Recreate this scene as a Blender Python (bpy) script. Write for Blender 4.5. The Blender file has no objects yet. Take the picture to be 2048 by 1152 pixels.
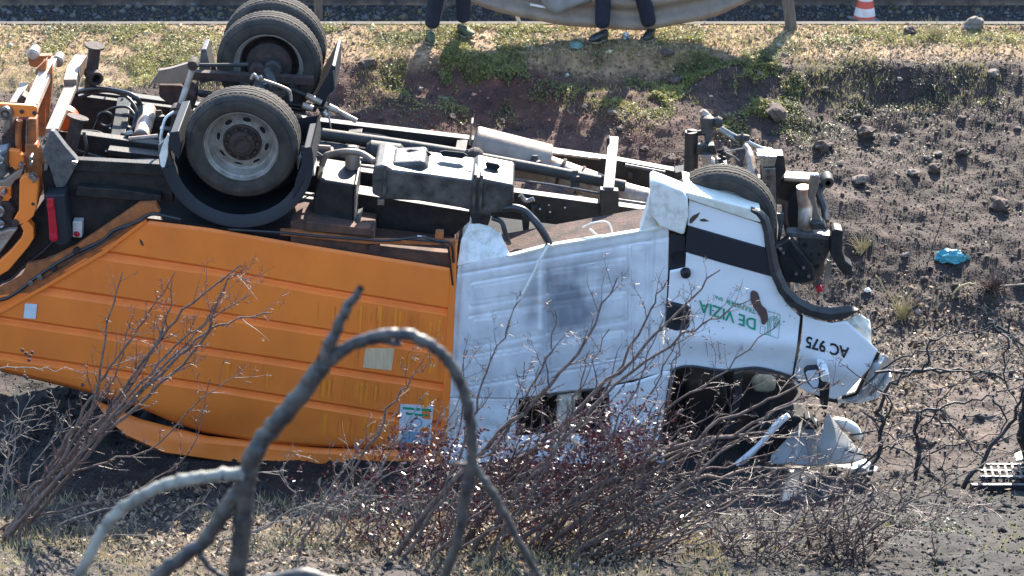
import bpy, bmesh, math, random
import numpy as np
from mathutils import Vector, Matrix
R = math.radians
rng = random.Random(7)
nr = np.random.RandomState(11)
S = bpy.context.scene
COL = S.collection
# ---------------------------------------------------------------- camera, sky, sun, exposure
PITCH = R(24); DIST = 15.0; FOC = 36*DIST/7.0; OZ = 1.4
CAM = Vector((0, -DIST*math.cos(PITCH), OZ+DIST*math.sin(PITCH)))
cd = bpy.data.cameras.new('camera'); cam = bpy.data.objects.new('camera', cd); COL.objects.link(cam)
cam.location = CAM; cam.rotation_euler = (R(90)-PITCH, 0, 0)
cd.lens = FOC; cd.sensor_width = 36; cd.clip_start = 0.1; cd.clip_end = 500
cd.dof.use_dof = True; cd.dof.focus_distance = 15.2; cd.dof.aperture_fstop = 3.6
S.camera = cam
SUN_EL = R(36); SUN_AZ = R(16)      # azimuth from +Y (behind the truck) towards +X
world = bpy.data.worlds.new('World'); S.world = world; world.use_nodes = True
wn = world.node_tree.nodes; wl = world.node_tree.links
sky = wn.new('ShaderNodeTexSky'); sky.sky_type = 'NISHITA'; sky.sun_disc = False
sky.sun_elevation = SUN_EL; sky.sun_rotation = SUN_AZ
sky.air_density = 1.2; sky.dust_density = .3; sky.ozone_density = 3.5
wn['Background'].inputs['Strength'].default_value = 0.15
wl.new(sky.outputs[0], wn['Background'].inputs['Color'])
sd = bpy.data.lights.new('sun', 'SUN'); sun = bpy.data.objects.new('sun', sd); COL.objects.link(sun)
sd.energy = 5.0; sd.angle = R(0.53); sd.color = (1.0, 0.91, 0.77)
sv = Vector((math.sin(SUN_AZ)*math.cos(SUN_EL), math.cos(SUN_AZ)*math.cos(SUN_EL), math.sin(SUN_EL)))
sun.rotation_euler = sv.to_track_quat('Z', 'Y').to_euler(); sun.location = sv*30
S.view_settings.view_transform = 'Standard'; S.view_settings.look = 'None'
S.view_settings.exposure = 2.1; S.view_settings.gamma = 1.0

# ---------------------------------------------------------------- helpers: pixels to places
FW = Vector((0, math.cos(PITCH), -math.sin(PITCH))); UP = Vector((0, math.sin(PITCH), math.cos(PITCH)))
def ray(px, py):
    k = 36.0/FOC/2048
    return FW + Vector((1, 0, 0))*((px-1024)*k) + UP*((576-py)*k)
ORI = Vector((0, 0, OZ))
YAW, TILT = R(1.0), R(4.0)
N = Vector((math.sin(YAW)*math.cos(TILT), math.cos(YAW)*math.cos(TILT), math.sin(TILT))).normalized()   # the truck's axle direction
UX = Vector((math.cos(YAW), -math.sin(YAW), 0))
def T(px, py, v=0.0):                      # point of the truck's side plane, v metres further in along the axle
    d = ray(px, py); t = ((ORI+N*v) - CAM).dot(N)/d.dot(N)
    return CAM + d*t
def G(px, py, y):                          # point at world depth y
    d = ray(px, py); return CAM + d*((y-CAM.y)/d.y)
def zone(x0, y0, s): return lambda pts: [(x0+p[0]*s, y0+p[1]*s)+tuple(p[2:]) for p in pts]
A = zone(0, 0, .4861); B = zone(560, 160, .3473); C = zone(1200, 180, .4167)
D = zone(1280, 540, .3992); E_ = zone(860, 420, .4686); F = zone(0, 440, .459)

# ---------------------------------------------------------------- terrain
def smooth(a, b, x):
    t = np.clip((x-a)/(b-a), 0, 1); return t*t*(3-2*t)
_perm = nr.permutation(4096)
def vnoise(x, y, seed=0):
    xi = np.floor(x).astype(np.int64); yi = np.floor(y).astype(np.int64); fx = x-xi; fy = y-yi
    fx = fx*fx*(3-2*fx); fy = fy*fy*(3-2*fy)
    def h(a, b): return _perm[(a*374761 + _perm[(b*668265+seed*7919) & 4095]) & 4095]/4095.0
    return (h(xi, yi)*(1-fx)*(1-fy)+h(xi+1, yi)*fx*(1-fy)+h(xi, yi+1)*(1-fx)*fy+h(xi+1, yi+1)*fx*fy)*2-1
def fbm(x, y, s0, oct=4, seed=0):
    r = 0; a = 1; t = 0
    for o in range(oct):
        r = r+a*vnoise(x*s0+17.3*o, y*s0-9.1*o, seed+o); t += a; a *= .5; s0 *= 2.03
    return r/t
PR = [(-40, 10.5), (-14, 4.5), (-4, 1.42), (-.5, .14), (.1, 0), (2.35, .0), (2.6, .09), (3.4, .38), (4.4, .64), (5.3, .92), (5.62, 1.12), (6.0, 1.18), (6.6, 1.225), (6.72, 1.19), (6.86, .78), (8.6, .76), (8.75, .82), (9.0, 1.5), (9.9, 2.9), (12, 4.0), (20, 7), (60, 18)]
PL = [(-40, 10.5), (-14, 4.5), (-4, 1.42), (-.5, .14), (.1, 0), (2.3, .05), (3.0, .28), (4.2, .74), (4.9, .97), (5.4, 1.08), (5.7, 1.13), (6.0, 1.17), (6.6, 1.225), (6.72, 1.19), (6.86, .78), (8.6, .76), (8.75, .82), (9.0, 1.5), (9.9, 2.9), (12, 4.0), (20, 7), (60, 18)]
def H(x, y, fine=True):
    x = np.asarray(x, float); y = np.asarray(y, float)
    hr = np.interp(y, [p[0] for p in PR], [p[1] for p in PR]); hl = np.interp(y, [p[0] for p in PL], [p[1] for p in PL])
    t = smooth(-3.2, -1.6, x); z = hl*(1-t)+hr*t
    m = smooth(-.8, .6, y)*0+1
    road = smooth(6.5, 6.62, y)*(1-smooth(8.6, 8.85, y))
    z = z + (1-road)*(.10*fbm(x, y, .8, 2, 3)*smooth(2.2, 3.5, y)*(1-smooth(5.4, 5.9, y)) + .035*fbm(x, y, 1.7, 3, 5))
    # hollow scraped out of the crest below the second pair of legs
    e = np.exp(-(((x-.95)/.75)**2 + ((y-5.72)/.28)**2)**1.5)
    z = z - .19*e
    e = np.exp(-(((x+.75)/.6)**2 + ((y-5.6)/.2)**2)**1.5); z = z - .12*e
    if fine:
        rough = .035*fbm(x, y, 4.5, 3, 9)+.022*fbm(x, y, 13, 2, 21)+.03*smooth(.3, -.6, y)*fbm(x, y, 6.5, 3, 29)
        ver = smooth(5.5, 5.9, y)
        z = z + (1-road)*rough*(1-.65*ver)
    return z
def gpos(px, py, lift=0.0):                # where the ray through a pixel meets the ground
    d = ray(px, py); t = 8.0
    ts = np.arange(6, 40, .02); P = np.array(CAM)[None]+np.array(d)[None]*ts[:, None]
    hh = H(P[:, 0], P[:, 1]); k = np.argmax(P[:, 2] < hh)
    p = P[k]; return Vector((p[0], p[1], float(H(p[0], p[1]))+lift))

# ---------------------------------------------------------------- helpers: materials
def mat(name, col, rough=.6, metal=0, var=.25, scale=6, col2=None, bump=0, bscale=60, spec=.5, stretch=None, trans=0, coat=0, attr=None, thr=(.35, .65)):
    m = bpy.data.materials.new(name); m.use_nodes = True; nt = m.node_tree; n = nt.nodes; l = nt.links
    b = n['Principled BSDF']; b.inputs['Roughness'].default_value = rough; b.inputs['Metallic'].default_value = metal
    b.inputs['Specular IOR Level'].default_value = spec; b.inputs['Coat Weight'].default_value = coat; b.inputs['Coat Roughness'].default_value = .15
    tc = n.new('ShaderNodeTexCoord'); src = tc.outputs['Object']
    if stretch:
        mp = n.new('ShaderNodeMapping'); mp.inputs['Scale'].default_value = stretch; l.new(src, mp.inputs[0]); src = mp.outputs[0]
    nz = n.new('ShaderNodeTexNoise'); nz.inputs['Scale'].default_value = scale; nz.inputs['Detail'].default_value = 8; nz.inputs['Roughness'].default_value = .65
    l.new(src, nz.inputs['Vector'])
    rp = n.new('ShaderNodeValToRGB'); rp.color_ramp.elements[0].position = thr[0]; rp.color_ramp.elements[1].position = thr[1]
    c2 = col2 if col2 else tuple(c*(1-var) for c in col)
    rp.color_ramp.elements[0].color = (*c2, 1); rp.color_ramp.elements[1].color = (*col, 1)
    l.new(nz.outputs['Fac'], rp.inputs[0])
    out = rp.outputs[0]
    if attr:
        at = n.new('ShaderNodeVertexColor'); at.layer_name = attr
        mx = n.new('ShaderNodeMix'); mx.data_type = 'RGBA'; mx.blend_type = 'MULTIPLY'; mx.inputs[0].default_value = 1
        l.new(at.outputs[0], mx.inputs[6]); l.new(out, mx.inputs[7]); out = mx.outputs[2]
    l.new(out, b.inputs['Base Color'])
    mr = n.new('ShaderNodeMapRange'); mr.inputs[3].default_value = min(1, rough*1.25); mr.inputs[4].default_value = rough*.85
    l.new(nz.outputs['Fac'], mr.inputs[0]); l.new(mr.outputs[0], b.inputs['Roughness'])
    if bump:
        n2 = n.new('ShaderNodeTexNoise'); n2.inputs['Scale'].default_value = bscale; n2.inputs['Detail'].default_value = 6
        l.new(src, n2.inputs['Vector'])
        bp = n.new('ShaderNodeBump'); bp.inputs['Strength'].default_value = bump; bp.inputs['Distance'].default_value = .01
        l.new(n2.outputs['Fac'], bp.inputs['Height']); l.new(bp.outputs[0], b.inputs['Normal'])
    if trans:
        tr = n.new('ShaderNodeBsdfTranslucent'); ms = n.new('ShaderNodeMixShader'); ms.inputs[0].default_value = trans
        l.new(out, tr.inputs[0]); l.new(b.outputs[0], ms.inputs[1]); l.new(tr.outputs[0], ms.inputs[2])
        l.new(ms.outputs[0], n['Material Output'].inputs[0])
    return m
M = {}
M['orange'] = mat('orange_paint', (.90, .228, .036), .45, 0, scale=1.6, col2=(.68, .165, .03), thr=(.25, .6), bump=.06, bscale=9, spec=.4, stretch=(1, 1, .5))
M['orange_dirty'] = mat('orange_dirty', (.12, .05, .028), .8, scale=9, col2=(.045, .028, .022), bump=.2)
M['orange_brown'] = mat('orange_rusty', (.44, .13, .03), .6, scale=12, col2=(.18, .065, .025), bump=.2)
M['white'] = mat('white_paint', (.76, .77, .77), .32, scale=4, col2=(.68, .69, .69), coat=.3, thr=(.25, .5), bump=.04, bscale=5)
M['white_dusty'] = mat('white_dusty', (.72, .70, .64), .6, scale=14, col2=(.45, .42, .36), thr=(.3, .55), bump=.1)
M['cream'] = mat('cream_plastic', (.66, .64, .55), .5, scale=8, col2=(.5, .47, .38), thr=(.3, .5))
M['black'] = mat('chassis_black', (.010, .011, .013), .5, spec=.25, scale=14, col2=(.034, .029, .025), bump=.15, thr=(.3, .7))
M['black_dusty'] = mat('chassis_dusty', (.016, .016, .018), .6, spec=.3, scale=16, col2=(.06, .054, .046), bump=.2, thr=(.25, .75))
M['tank'] = mat('tank_plastic', (.020, .020, .021), .5, scale=9, col2=(.10, .09, .075), bump=.25, bscale=40, thr=(.33, .62))
M['grey'] = mat('grey_paint', (.11, .11, .11), .5, scale=20, col2=(.05, .046, .042), bump=.15)
M['beige_metal'] = mat('beige_metal', (.27, .205, .15), .5, .3, scale=7, col2=(.19, .14, .11), bump=.12)
M['rusty'] = mat('rust', (.07, .032, .022), .9, scale=9, col2=(.02, .014, .012), bump=.5)
M['pale_rust'] = mat('pale_rust', (.42, .38, .32), .5, .4, scale=10, col2=(.24, .13, .08), bump=.2)
M['steel'] = mat('bare_steel', (.3, .29, .28), .38, .8, scale=14, col2=(.12, .11, .10), bump=.15)
M['alu'] = mat('crumpled_aluminium', (.42, .42, .40), .3, .9, scale=10, bump=.5, bscale=30)
M['rubber'] = mat('tyre_rubber', (.018, .018, .018), .8, spec=.2, scale=6, col2=(.075, .062, .05), thr=(.3, .7), bump=.25, bscale=30)
M['rim'] = mat('rim_paint', (.32, .29, .245), .6, .1, scale=9, col2=(.15, .125, .10), bump=.2)
M['hub'] = mat('hub_rust', (.06, .036, .027), .8, scale=25, col2=(.025, .018, .016), bump=.4)
M['plastic_dark'] = mat('dark_trim', (.022, .024, .028), .55, spec=.25, scale=10, col2=(.022, .023, .027))
M['trim_dusty'] = mat('arch_trim', (.028, .028, .03), .5, spec=.3, scale=9, col2=(.06, .056, .05), thr=(.3, .6))
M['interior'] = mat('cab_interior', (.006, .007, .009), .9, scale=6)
M['seat'] = mat('seat_fabric', (.015, .018, .024), .9, scale=30)
M['seat_pale'] = mat('seat_pale', (.20, .21, .16), .9, scale=12, col2=(.06, .07, .065))
M['glass'] = mat('dark_glass', (.02, .025, .03), .08, scale=4)
M['lens_clear'] = mat('headlamp_lens', (.45, .45, .44), .12, .3, scale=10, col2=(.2, .2, .2))
M['red_lens'] = mat('red_lens', (.45, .015, .03), .25, scale=20, spec=.6)
M['white_lens'] = mat('white_lens', (.6, .55, .5), .3, scale=20)
M['green'] = mat('green_print', (.0, .30, .17), .5, var=.1)
M['blackprint'] = mat('black_print', (.01, .012, .012), .5, var=.1)
M['sticker'] = mat('sticker', (.62, .66, .68), .5, scale=14, col2=(.5, .53, .56))
M['sticker_warm'] = mat('sticker_worn', (.62, .5, .34), .6, scale=12, col2=(.55, .36, .18), stretch=(6, 1, .6))
M['sticker_blue'] = mat('sticker_blue', (.12, .30, .42), .5, scale=20, col2=(.25, .4, .45))
M['brown_patch'] = mat('scraped_patch', (.12, .065, .055), .9, scale=30, bump=.4)
M['hose'] = mat('hose_black', (.02, .021, .023), .4, scale=30)
M['orange_plastic'] = mat('orange_plastic', (.65, .12, .02), .4)
M['bark_shrub'] = mat('shrub_bark', (.17, .115, .09), .8, scale=25, col2=(.06, .042, .036), bump=.5, bscale=90)
M['bark_twig'] = mat('twig_bark', (.085, .048, .042), .5, scale=25, col2=(.035, .02, .02))
M['bark_mid'] = mat('mid_bark', (.24, .175, .13), .8, scale=25, col2=(.09, .065, .05), bump=.4)
M['bark_dark'] = mat('burnt_bark', (.032, .027, .027), .6, scale=25, col2=(.012, .011, .012), bump=.5)
M['bark_pale'] = mat('pale_bark', (.24, .20, .165), .8, scale=25, col2=(.12, .10, .085), bump=.4)
M['bark_near'] = mat('near_bark', (.085, .072, .06), .5, scale=22, col2=(.012, .011, .014), bump=.4, bscale=30, thr=(.38, .7))
M['leaf_red'] = mat('red_leaf', (.075, .013, .017), .36, scale=14, col2=(.03, .009, .012), trans=.2, spec=1.0)
M['green_leaf'] = mat('green_leaf', (.31, .285, .08), .5, scale=3, col2=(.15, .155, .05), trans=.45)
M['dark_leaf'] = mat('dark_leaf', (.07, .08, .038), .5, scale=3, col2=(.035, .045, .022), trans=.3)
M['dry_leaf'] = mat('dry_leaf', (.28, .20, .12), .7, scale=30, col2=(.11, .075, .05), trans=.25, attr='col')
M['straw'] = mat('straw', (.45, .38, .2), .7, scale=10, trans=.2)
M['stone'] = mat('stone', (.95, .95, .95), .85, scale=20, var=.4, bump=.6, bscale=60, attr='col')
M['rock'] = mat('rock', (.13, .088, .066), .9, scale=9, col2=(.06, .042, .034), bump=1, bscale=25)
M['rock_pale'] = mat('rock_pale', (.28, .225, .18), .9, scale=9, col2=(.13, .10, .08), bump=1, bscale=25)
M['ground'] = mat('soil', (.95, .88, .86), .95, scale=5, var=.5, bump=1, bscale=45, attr='col')
M['asphalt'] = mat('asphalt', (.060, .050, .044), .95, spec=.05, scale=14, col2=(.018, .02, .023), bump=.6, bscale=120)
M['kerb'] = mat('kerb', (.11, .10, .088), .9, spec=.1, scale=8, col2=(.10, .09, .08), bump=.4)
M['navy'] = mat('navy_cloth', (.006, .009, .02), .85, scale=20, bump=.2, bscale=30)
M['navy2'] = mat('black_cloth', (.005, .006, .01), .85, scale=20, bump=.2, bscale=30)
M['skin'] = mat('skin', (.45, .26, .18), .6)
M['hair'] = mat('hair', (.03, .02, .015), .7)
M['shoe'] = mat('shoe', (.09, .085, .07), .7, scale=20, col2=(.2, .16, .1))
M['shoe_green'] = mat('shoe_green', (.07, .09, .03), .7, scale=20, col2=(.04, .038, .025))
M['corten'] = mat('brown_rail', (.22, .175, .13), .6, .0, scale=5, col2=(.15, .115, .085), bump=.15)
M['wood'] = mat('weathered_wood', (.17, .135, .10), .85, scale=5, col2=(.09, .07, .052), stretch=(8, 8, .6), bump=.6)
M['pale_wood'] = mat('pale_wood', (.6, .55, .45), .8, scale=8)
M['cone_red'] = mat('cone_red', (.55, .07, .04), .5, scale=12, col2=(.5, .09, .05))
M['cone_white'] = mat('cone_white', (.72, .70, .66), .5, scale=12, col2=(.55, .52, .48))
M['cone_base'] = mat('cone_base', (.16, .14, .13), .8, scale=12, col2=(.3, .27, .24))
M['blue_plastic'] = mat('blue_bag', (.10, .36, .40), .4, scale=9, col2=(.03, .24, .32), trans=.3)
M['teal_plastic'] = mat('teal_plastic', (.13, .22, .18), .5, scale=9)
M['grey_panel'] = mat('grey_panel', (.25, .245, .235), .6, scale=3, col2=(.15, .145, .135), bump=.15, bscale=12)
M['char'] = mat('charcoal', (.012, .011, .011), .9, scale=12, bump=.5)

# ---------------------------------------------------------------- helpers: objects
def finish(me, m, smooth_ang=35):
    if m: me.materials.append(m)
    me.polygons.foreach_set('use_smooth', [True]*len(me.polygons))
    try: me.set_sharp_from_angle(angle=R(smooth_ang))
    except Exception: pass
def thing(name, label, cat, loc=(0, 0, 0), group=None):
    o = bpy.data.objects.new(name, None); o.empty_display_size = .1; COL.objects.link(o); o.location = loc
    o['label'] = label; o['category'] = cat
    if group: o['group'] = group
    return o
def tag(o, label, cat, group=None):
    o['label'] = label; o['category'] = cat
    if group: o['group'] = group
    return o
def wloc(p):
    v = Vector((0, 0, 0))
    while p: v = v+p.location; p = p.parent
    return v
def mk(name, vs, fs, m, parent=None, bevel=0, ang=35, seg=2, solid=0, recalc=False, kind=None, colors=None):
    vs = [Vector(v) for v in vs]
    lo = Vector([min(v[i] for v in vs) for i in range(3)]); hi = Vector([max(v[i] for v in vs) for i in range(3)])
    c = (lo+hi)/2
    if parent is None: c.z = lo.z
    me = bpy.data.meshes.new(name); me.from_pydata([v-c for v in vs], [], fs)
    if recalc or bevel:
        bm = bmesh.new(); bm.from_mesh(me); bmesh.ops.remove_doubles(bm, verts=bm.verts, dist=1e-5); bmesh.ops.recalc_face_normals(bm, faces=bm.faces); bm.to_mesh(me); bm.free()
    finish(me, m, ang)
    o = bpy.data.objects.new(name, me); COL.objects.link(o)
    if parent: o.parent = parent; o.location = c-wloc(parent)
    else: o.location = c
    if solid:
        md = o.modifiers.new('thick', 'SOLIDIFY'); md.thickness = solid; md.offset = 0
    if bevel:
        md = o.modifiers.new('edge', 'BEVEL'); md.width = bevel; md.segments = seg; md.limit_method = 'ANGLE'; md.angle_limit = R(40); md.harden_normals = True
    if kind: o['kind'] = kind
    return o
def slab(name, pts, v0, v1, m, parent=None, bevel=.006, **k):
    n = len(pts)
    g = lambda p, v: T(p[0], p[1], v+(p[2] if len(p) > 2 else 0))
    fr = [g(p, v0) for p in pts]; bk = [q+N*(v1-v0) for q in fr]
    fs = [list(range(n)), list(range(2*n-1, n-1, -1))]+[[i, i+n, (i+1) % n+n, (i+1) % n] for i in range(n)]
    return mk(name, fr+bk, fs, m, parent, bevel, **k)
def tube_data(pts, rad, sides=8, cap=True):
    n = len(pts); rad = rad if isinstance(rad, (list, tuple)) else [rad]*n
    vs = []; fs = []; prev = None
    for i, p in enumerate(pts):
        d = (pts[min(i+1, n-1)]-pts[max(i-1, 0)])
        d = d.normalized() if d.length > 1e-9 else Vector((0, 0, 1))
        if prev is None:
            a = d.orthogonal().normalized()
        else:
            a = prev-d*prev.dot(d); a = a.normalized() if a.length > 1e-6 else d.orthogonal().normalized()
        prev = a; b = d.cross(a)
        for s in range(sides):
            t = 2*math.pi*s/sides; vs.append(p+(a*math.cos(t)+b*math.sin(t))*rad[i])
    for i in range(n-1):
        for s in range(sides):
            fs.append([i*sides+s, i*sides+(s+1) % sides, (i+1)*sides+(s+1) % sides, (i+1)*sides+s])
    if cap: fs.append(list(range(sides))[::-1]); fs.append([(n-1)*sides+s for s in range(sides)])
    return vs, fs
def crom(pts, k=5):
    if len(pts) < 3: return list(pts)
    out = []; P = [pts[0]*2-pts[1]]+list(pts)+[pts[-1]*2-pts[-2]]
    for i in range(1, len(P)-2):
        for j in range(k):
            t = j/k; a, b, c, d = P[i-1:i+3]
            out.append(.5*((2*b)+(c-a)*t+(2*a-5*b+4*c-d)*t*t+(3*b-a-3*c+d)*t**3))
    out.append(pts[-1]); return out
def tube(name, pts, r, m, parent=None, sides=10, curve=True, k=5, **kw):
    P = [T(*p) for p in pts]
    if curve and len(P) > 2:
        n0 = len(P); P2 = crom(P, k)
        if isinstance(r, (list, tuple)): r = [float(np.interp(i/k, range(n0), r)) for i in range(len(P2))]
        P = P2
    vs, fs = tube_data(P, r, sides); return mk(name, vs, fs, m, parent, ang=50, **kw)
def barw(name, a, b, w, h, m, parent=None, side=None, bevel=.004):    # box beam between world points; w along side, h across
    d = (b-a).normalized(); s = (side or N); s = (s-d*s.dot(d)).normalized(); u = d.cross(s)
    vs = []
    for p in (a, b):
        for i, j in ((-1, -1), (1, -1), (1, 1), (-1, 1)): vs.append(p+s*(i*w/2)+u*(j*h/2))
    return mk(name, vs, [[0, 1, 2, 3], [7, 6, 5, 4], [0, 4, 5, 1], [1, 5, 6, 2], [2, 6, 7, 3], [3, 7, 4, 0]], m, parent, bevel)
def bar(name, a, b, w, h, m, parent=None, **k): return barw(name, T(*a), T(*b), w, h, m, parent, **k)
def lathe(name, c, ax, prof, m, parent=None, n=48, a0=0, a1=2*math.pi, ang=30, ref=None, rfun=None):   # prof: (radius, offset along ax)
    ax = ax.normalized(); e = (ref or Vector((0, 0, 1))); e = (e-ax*e.dot(ax)).normalized(); f = ax.cross(e)
    full = abs(a1-a0-2*math.pi) < 1e-6; steps = n if full else n+1
    vs = []; fs = []
    for i in range(steps):
        t = a0+(a1-a0)*i/n
        for j, (r, o) in enumerate(prof):
            if rfun: r = rfun(r, j, i)
            vs.append(c+(e*math.cos(t)+f*math.sin(t))*r+ax*o)
    k = len(prof)
    for i in range(n):
        i2 = (i+1) % steps
        for j in range(k-1): fs.append([i*k+j, i*k+j+1, i2*k+j+1, i2*k+j])
    return mk(name, vs, fs, m, parent, ang=ang, recalc=True)
def resample(pl, n):
    P = [Vector((p[0], p[1], p[2] if len(p) > 2 else 0)) for p in pl]
    L = [0]
    for i in range(1, len(P)): L.append(L[-1]+(P[i]-P[i-1]).length)
    out = []
    for i in range(n):
        t = L[-1]*i/(n-1); j = max(0, min(len(P)-2, next((q-1 for q in range(1, len(L)) if L[q] >= t-1e-9), len(P)-2)))
        u = (t-L[j])/max(1e-9, L[j+1]-L[j]); out.append(P[j].lerp(P[j+1], u))
    return out
def patch(name, rows, n, m, parent=None, sub=None, fn=None, thick=.01, ang=35, v=0, colfn=None):     # sheet lofted over rows of pixel polylines
    RR = [resample(r, n) for r in rows]
    sub = sub or [1]*(len(rows)-1); full = []
    for i in range(len(RR)-1):
        for s in range(sub[i]): full.append([a.lerp(b, s/sub[i]) for a, b in zip(RR[i], RR[i+1])])
    full.append(RR[-1]); vs = []
    for r in full:
        for p in r: vs.append(T(p.x, p.y, v+p.z+(fn(p.x, p.y) if fn else 0)))
    fs = [[i*n+j, i*n+j+1, (i+1)*n+j+1, (i+1)*n+j] for i in range(len(full)-1) for j in range(n-1)]
    o = mk(name, vs, fs, m, parent, ang=ang)
    if colfn:
        ca = o.data.color_attributes.new('col', 'FLOAT_COLOR', 'POINT'); ca.data.foreach_set('color', [q for r_ in full for p in r_ for q in (*colfn(p.x, p.y), 1)])
    if thick: md = o.modifiers.new('thick', 'SOLIDIFY'); md.thickness = thick; md.offset = -1 if False else 0
    return o
def prn(px, py, s, seed=0): return float(fbm(np.array([px/100.0]), np.array([py/100.0]), s, 3, seed)[0])
def decal(name, pts, v, m, parent=None):                 # flat print lying 4 mm proud of a panel
    return slab(name, pts, v-.005, v-.002, m, parent, bevel=0)
def text(s, p0, p1, hv, v, m, parent, bold=.02, name='lettering', vfun=None):
    cu = bpy.data.curves.new('txt', 'FONT'); cu.body = s; cu.offset = bold; cu.resolution_u = 4
    o = bpy.data.objects.new('txt', cu); COL.objects.link(o)
    bpy.context.view_layer.update(); dg = bpy.context.evaluated_depsgraph_get()
    me = bpy.data.meshes.new_from_object(o.evaluated_get(dg)); vs0 = [v_.co.copy() for v_ in me.vertices]; fs = [list(p.vertices) for p in me.polygons]
    bpy.data.objects.remove(o); bpy.data.meshes.remove(me)
    x0 = min(a.x for a in vs0); x1 = max(a.x for a in vs0); y0 = min(a.y for a in vs0); y1 = max(a.y for a in vs0)
    vs = []
    for a in vs0:
        u = (a.x-x0)/(x1-x0); w = (a.y-y0)/(y1-y0)
        px = p0[0]+(p1[0]-p0[0])*u+hv[0]*w; py = p0[1]+(p1[1]-p0[1])*u+hv[1]*w
        vs.append(T(px, py, v+(vfun(px, py) if vfun else 0)-.004))
    return mk(name, vs, fs, m, parent)
def box_at(name, c, sx, sy, sz, m, parent=None, rot=0, bevel=.008):
    X = Vector((math.cos(rot), math.sin(rot), 0)); Y = Vector((-math.sin(rot), math.cos(rot), 0)); Z = Vector((0, 0, 1))
    vs = [c+X*(i*sx/2)+Y*(j*sy/2)+Z*(k*sz/2) for k in (-1, 1) for i, j in ((-1, -1), (1, -1), (1, 1), (-1, 1))]
    return mk(name, vs, [[3, 2, 1, 0], [4, 5, 6, 7], [0, 1, 5, 4], [1, 2, 6, 5], [2, 3, 7, 6], [3, 0, 4, 7]], m, parent, bevel)

# ================================================================ GROUND
def axis(a, b, step, lo, hi, nout):
    mid = np.arange(a, b+step, step); k = np.linspace(0, 1, nout+1)[1:]
    return np.concatenate([(a-(a-lo)*k**2.2)[::-1], mid, b+(hi-b)*k**2.2])
gx = axis(-5.2, 5.2, .03, -60, 60, 36); gy = axis(-4.8, 10.4, .03, -40, 60, 36)
GX, GY = np.meshgrid(gx, gy); GZ = H(GX, GY)
nx, ny = len(gx), len(gy)
def soil_col(x, y):
    n1 = fbm(x, y, .9, 4, 40)*.5+.5; n2 = fbm(x, y, 7, 3, 60)*.5+.5; n3 = fbm(x, y, 30, 2, 70)*.5+.5
    burnt = np.array([.030, .022, .019]); red = np.array([.125, .045, .025]); tan = np.array([.29, .19, .10]); grey = np.array([.066, .038, .026])
    edge = 5.65+.25*smooth(-1.5, -4, x)*-2.2; bank = smooth(2.3, 3.2, y)*(1-smooth(edge, edge+.3, y)); bench = smooth(edge, edge+.3, y); ditch = 1-smooth(2.3, 3.0, y)
    c = np.zeros(x.shape+(3,))
    redm = np.clip(np.exp(-((x-.2)/1.9)**2)*1.1+np.exp(-((x+1.1)/.8)**2)*.6, 0, 1)*np.clip(n1*1.6-.1, 0, 1)
    bk = .70*(grey*(1-redm[..., None])+red*redm[..., None])*(1-.22*smooth(1.6, 2.6, x))[..., None]  # right bank darkened: its shade is put into the soil colour
    c += bank[..., None]*bk; c += bench[..., None]*tan; 
    dt = np.array([.085, .060, .046])*(.25+.75*np.clip((n1*2-.5), 0, 1))[..., None]+burnt*.5
    c += ditch[..., None]*dt
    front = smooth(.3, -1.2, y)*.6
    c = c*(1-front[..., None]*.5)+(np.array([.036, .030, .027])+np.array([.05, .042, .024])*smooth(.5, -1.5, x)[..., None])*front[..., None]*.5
    far = smooth(8.6, 8.8, y); c = c*(1-far[..., None])+np.array([.045, .036, .034])*far[..., None]
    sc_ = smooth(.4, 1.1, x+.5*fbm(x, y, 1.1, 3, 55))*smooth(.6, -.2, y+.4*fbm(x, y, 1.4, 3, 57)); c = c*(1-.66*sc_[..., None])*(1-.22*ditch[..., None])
    un = smooth(-1.35, -.95, y+.25*fbm(x, y, 1.5, 3, 58))*(1-smooth(1.6, 2.4, y))*(1-smooth(1.2, 2.0, x)); c = c*(1-.62*un[..., None])  # burnt soil darkened further to carry the truck's shadow in its colour
    c *= (.35+1.3*n2[..., None])*(.6+.8*n3[..., None])
    return c
me = bpy.data.meshes.new('ground')
me.vertices.add(nx*ny); me.vertices.foreach_set('co', np.stack([GX, GY, GZ], -1).ravel())
ii = (np.arange(ny-1)[:, None]*nx+np.arange(nx-1)[None]).ravel()
fc = np.stack([ii, ii+1, ii+nx+1, ii+nx], -1).ravel()
me.loops.add(len(fc)); me.loops.foreach_set('vertex_index', fc)
me.polygons.add(len(ii)); me.polygons.foreach_set('loop_start', np.arange(len(ii))*4); me.polygons.foreach_set('loop_total', np.full(len(ii), 4))
me.update(); me.validate()
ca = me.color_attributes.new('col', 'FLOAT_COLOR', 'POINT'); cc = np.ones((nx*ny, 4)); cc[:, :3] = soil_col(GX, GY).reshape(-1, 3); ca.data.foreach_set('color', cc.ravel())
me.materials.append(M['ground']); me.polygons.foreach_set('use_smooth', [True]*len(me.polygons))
g = bpy.data.objects.new('ground', me); COL.objects.link(g); g['kind'] = 'structure'
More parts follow.
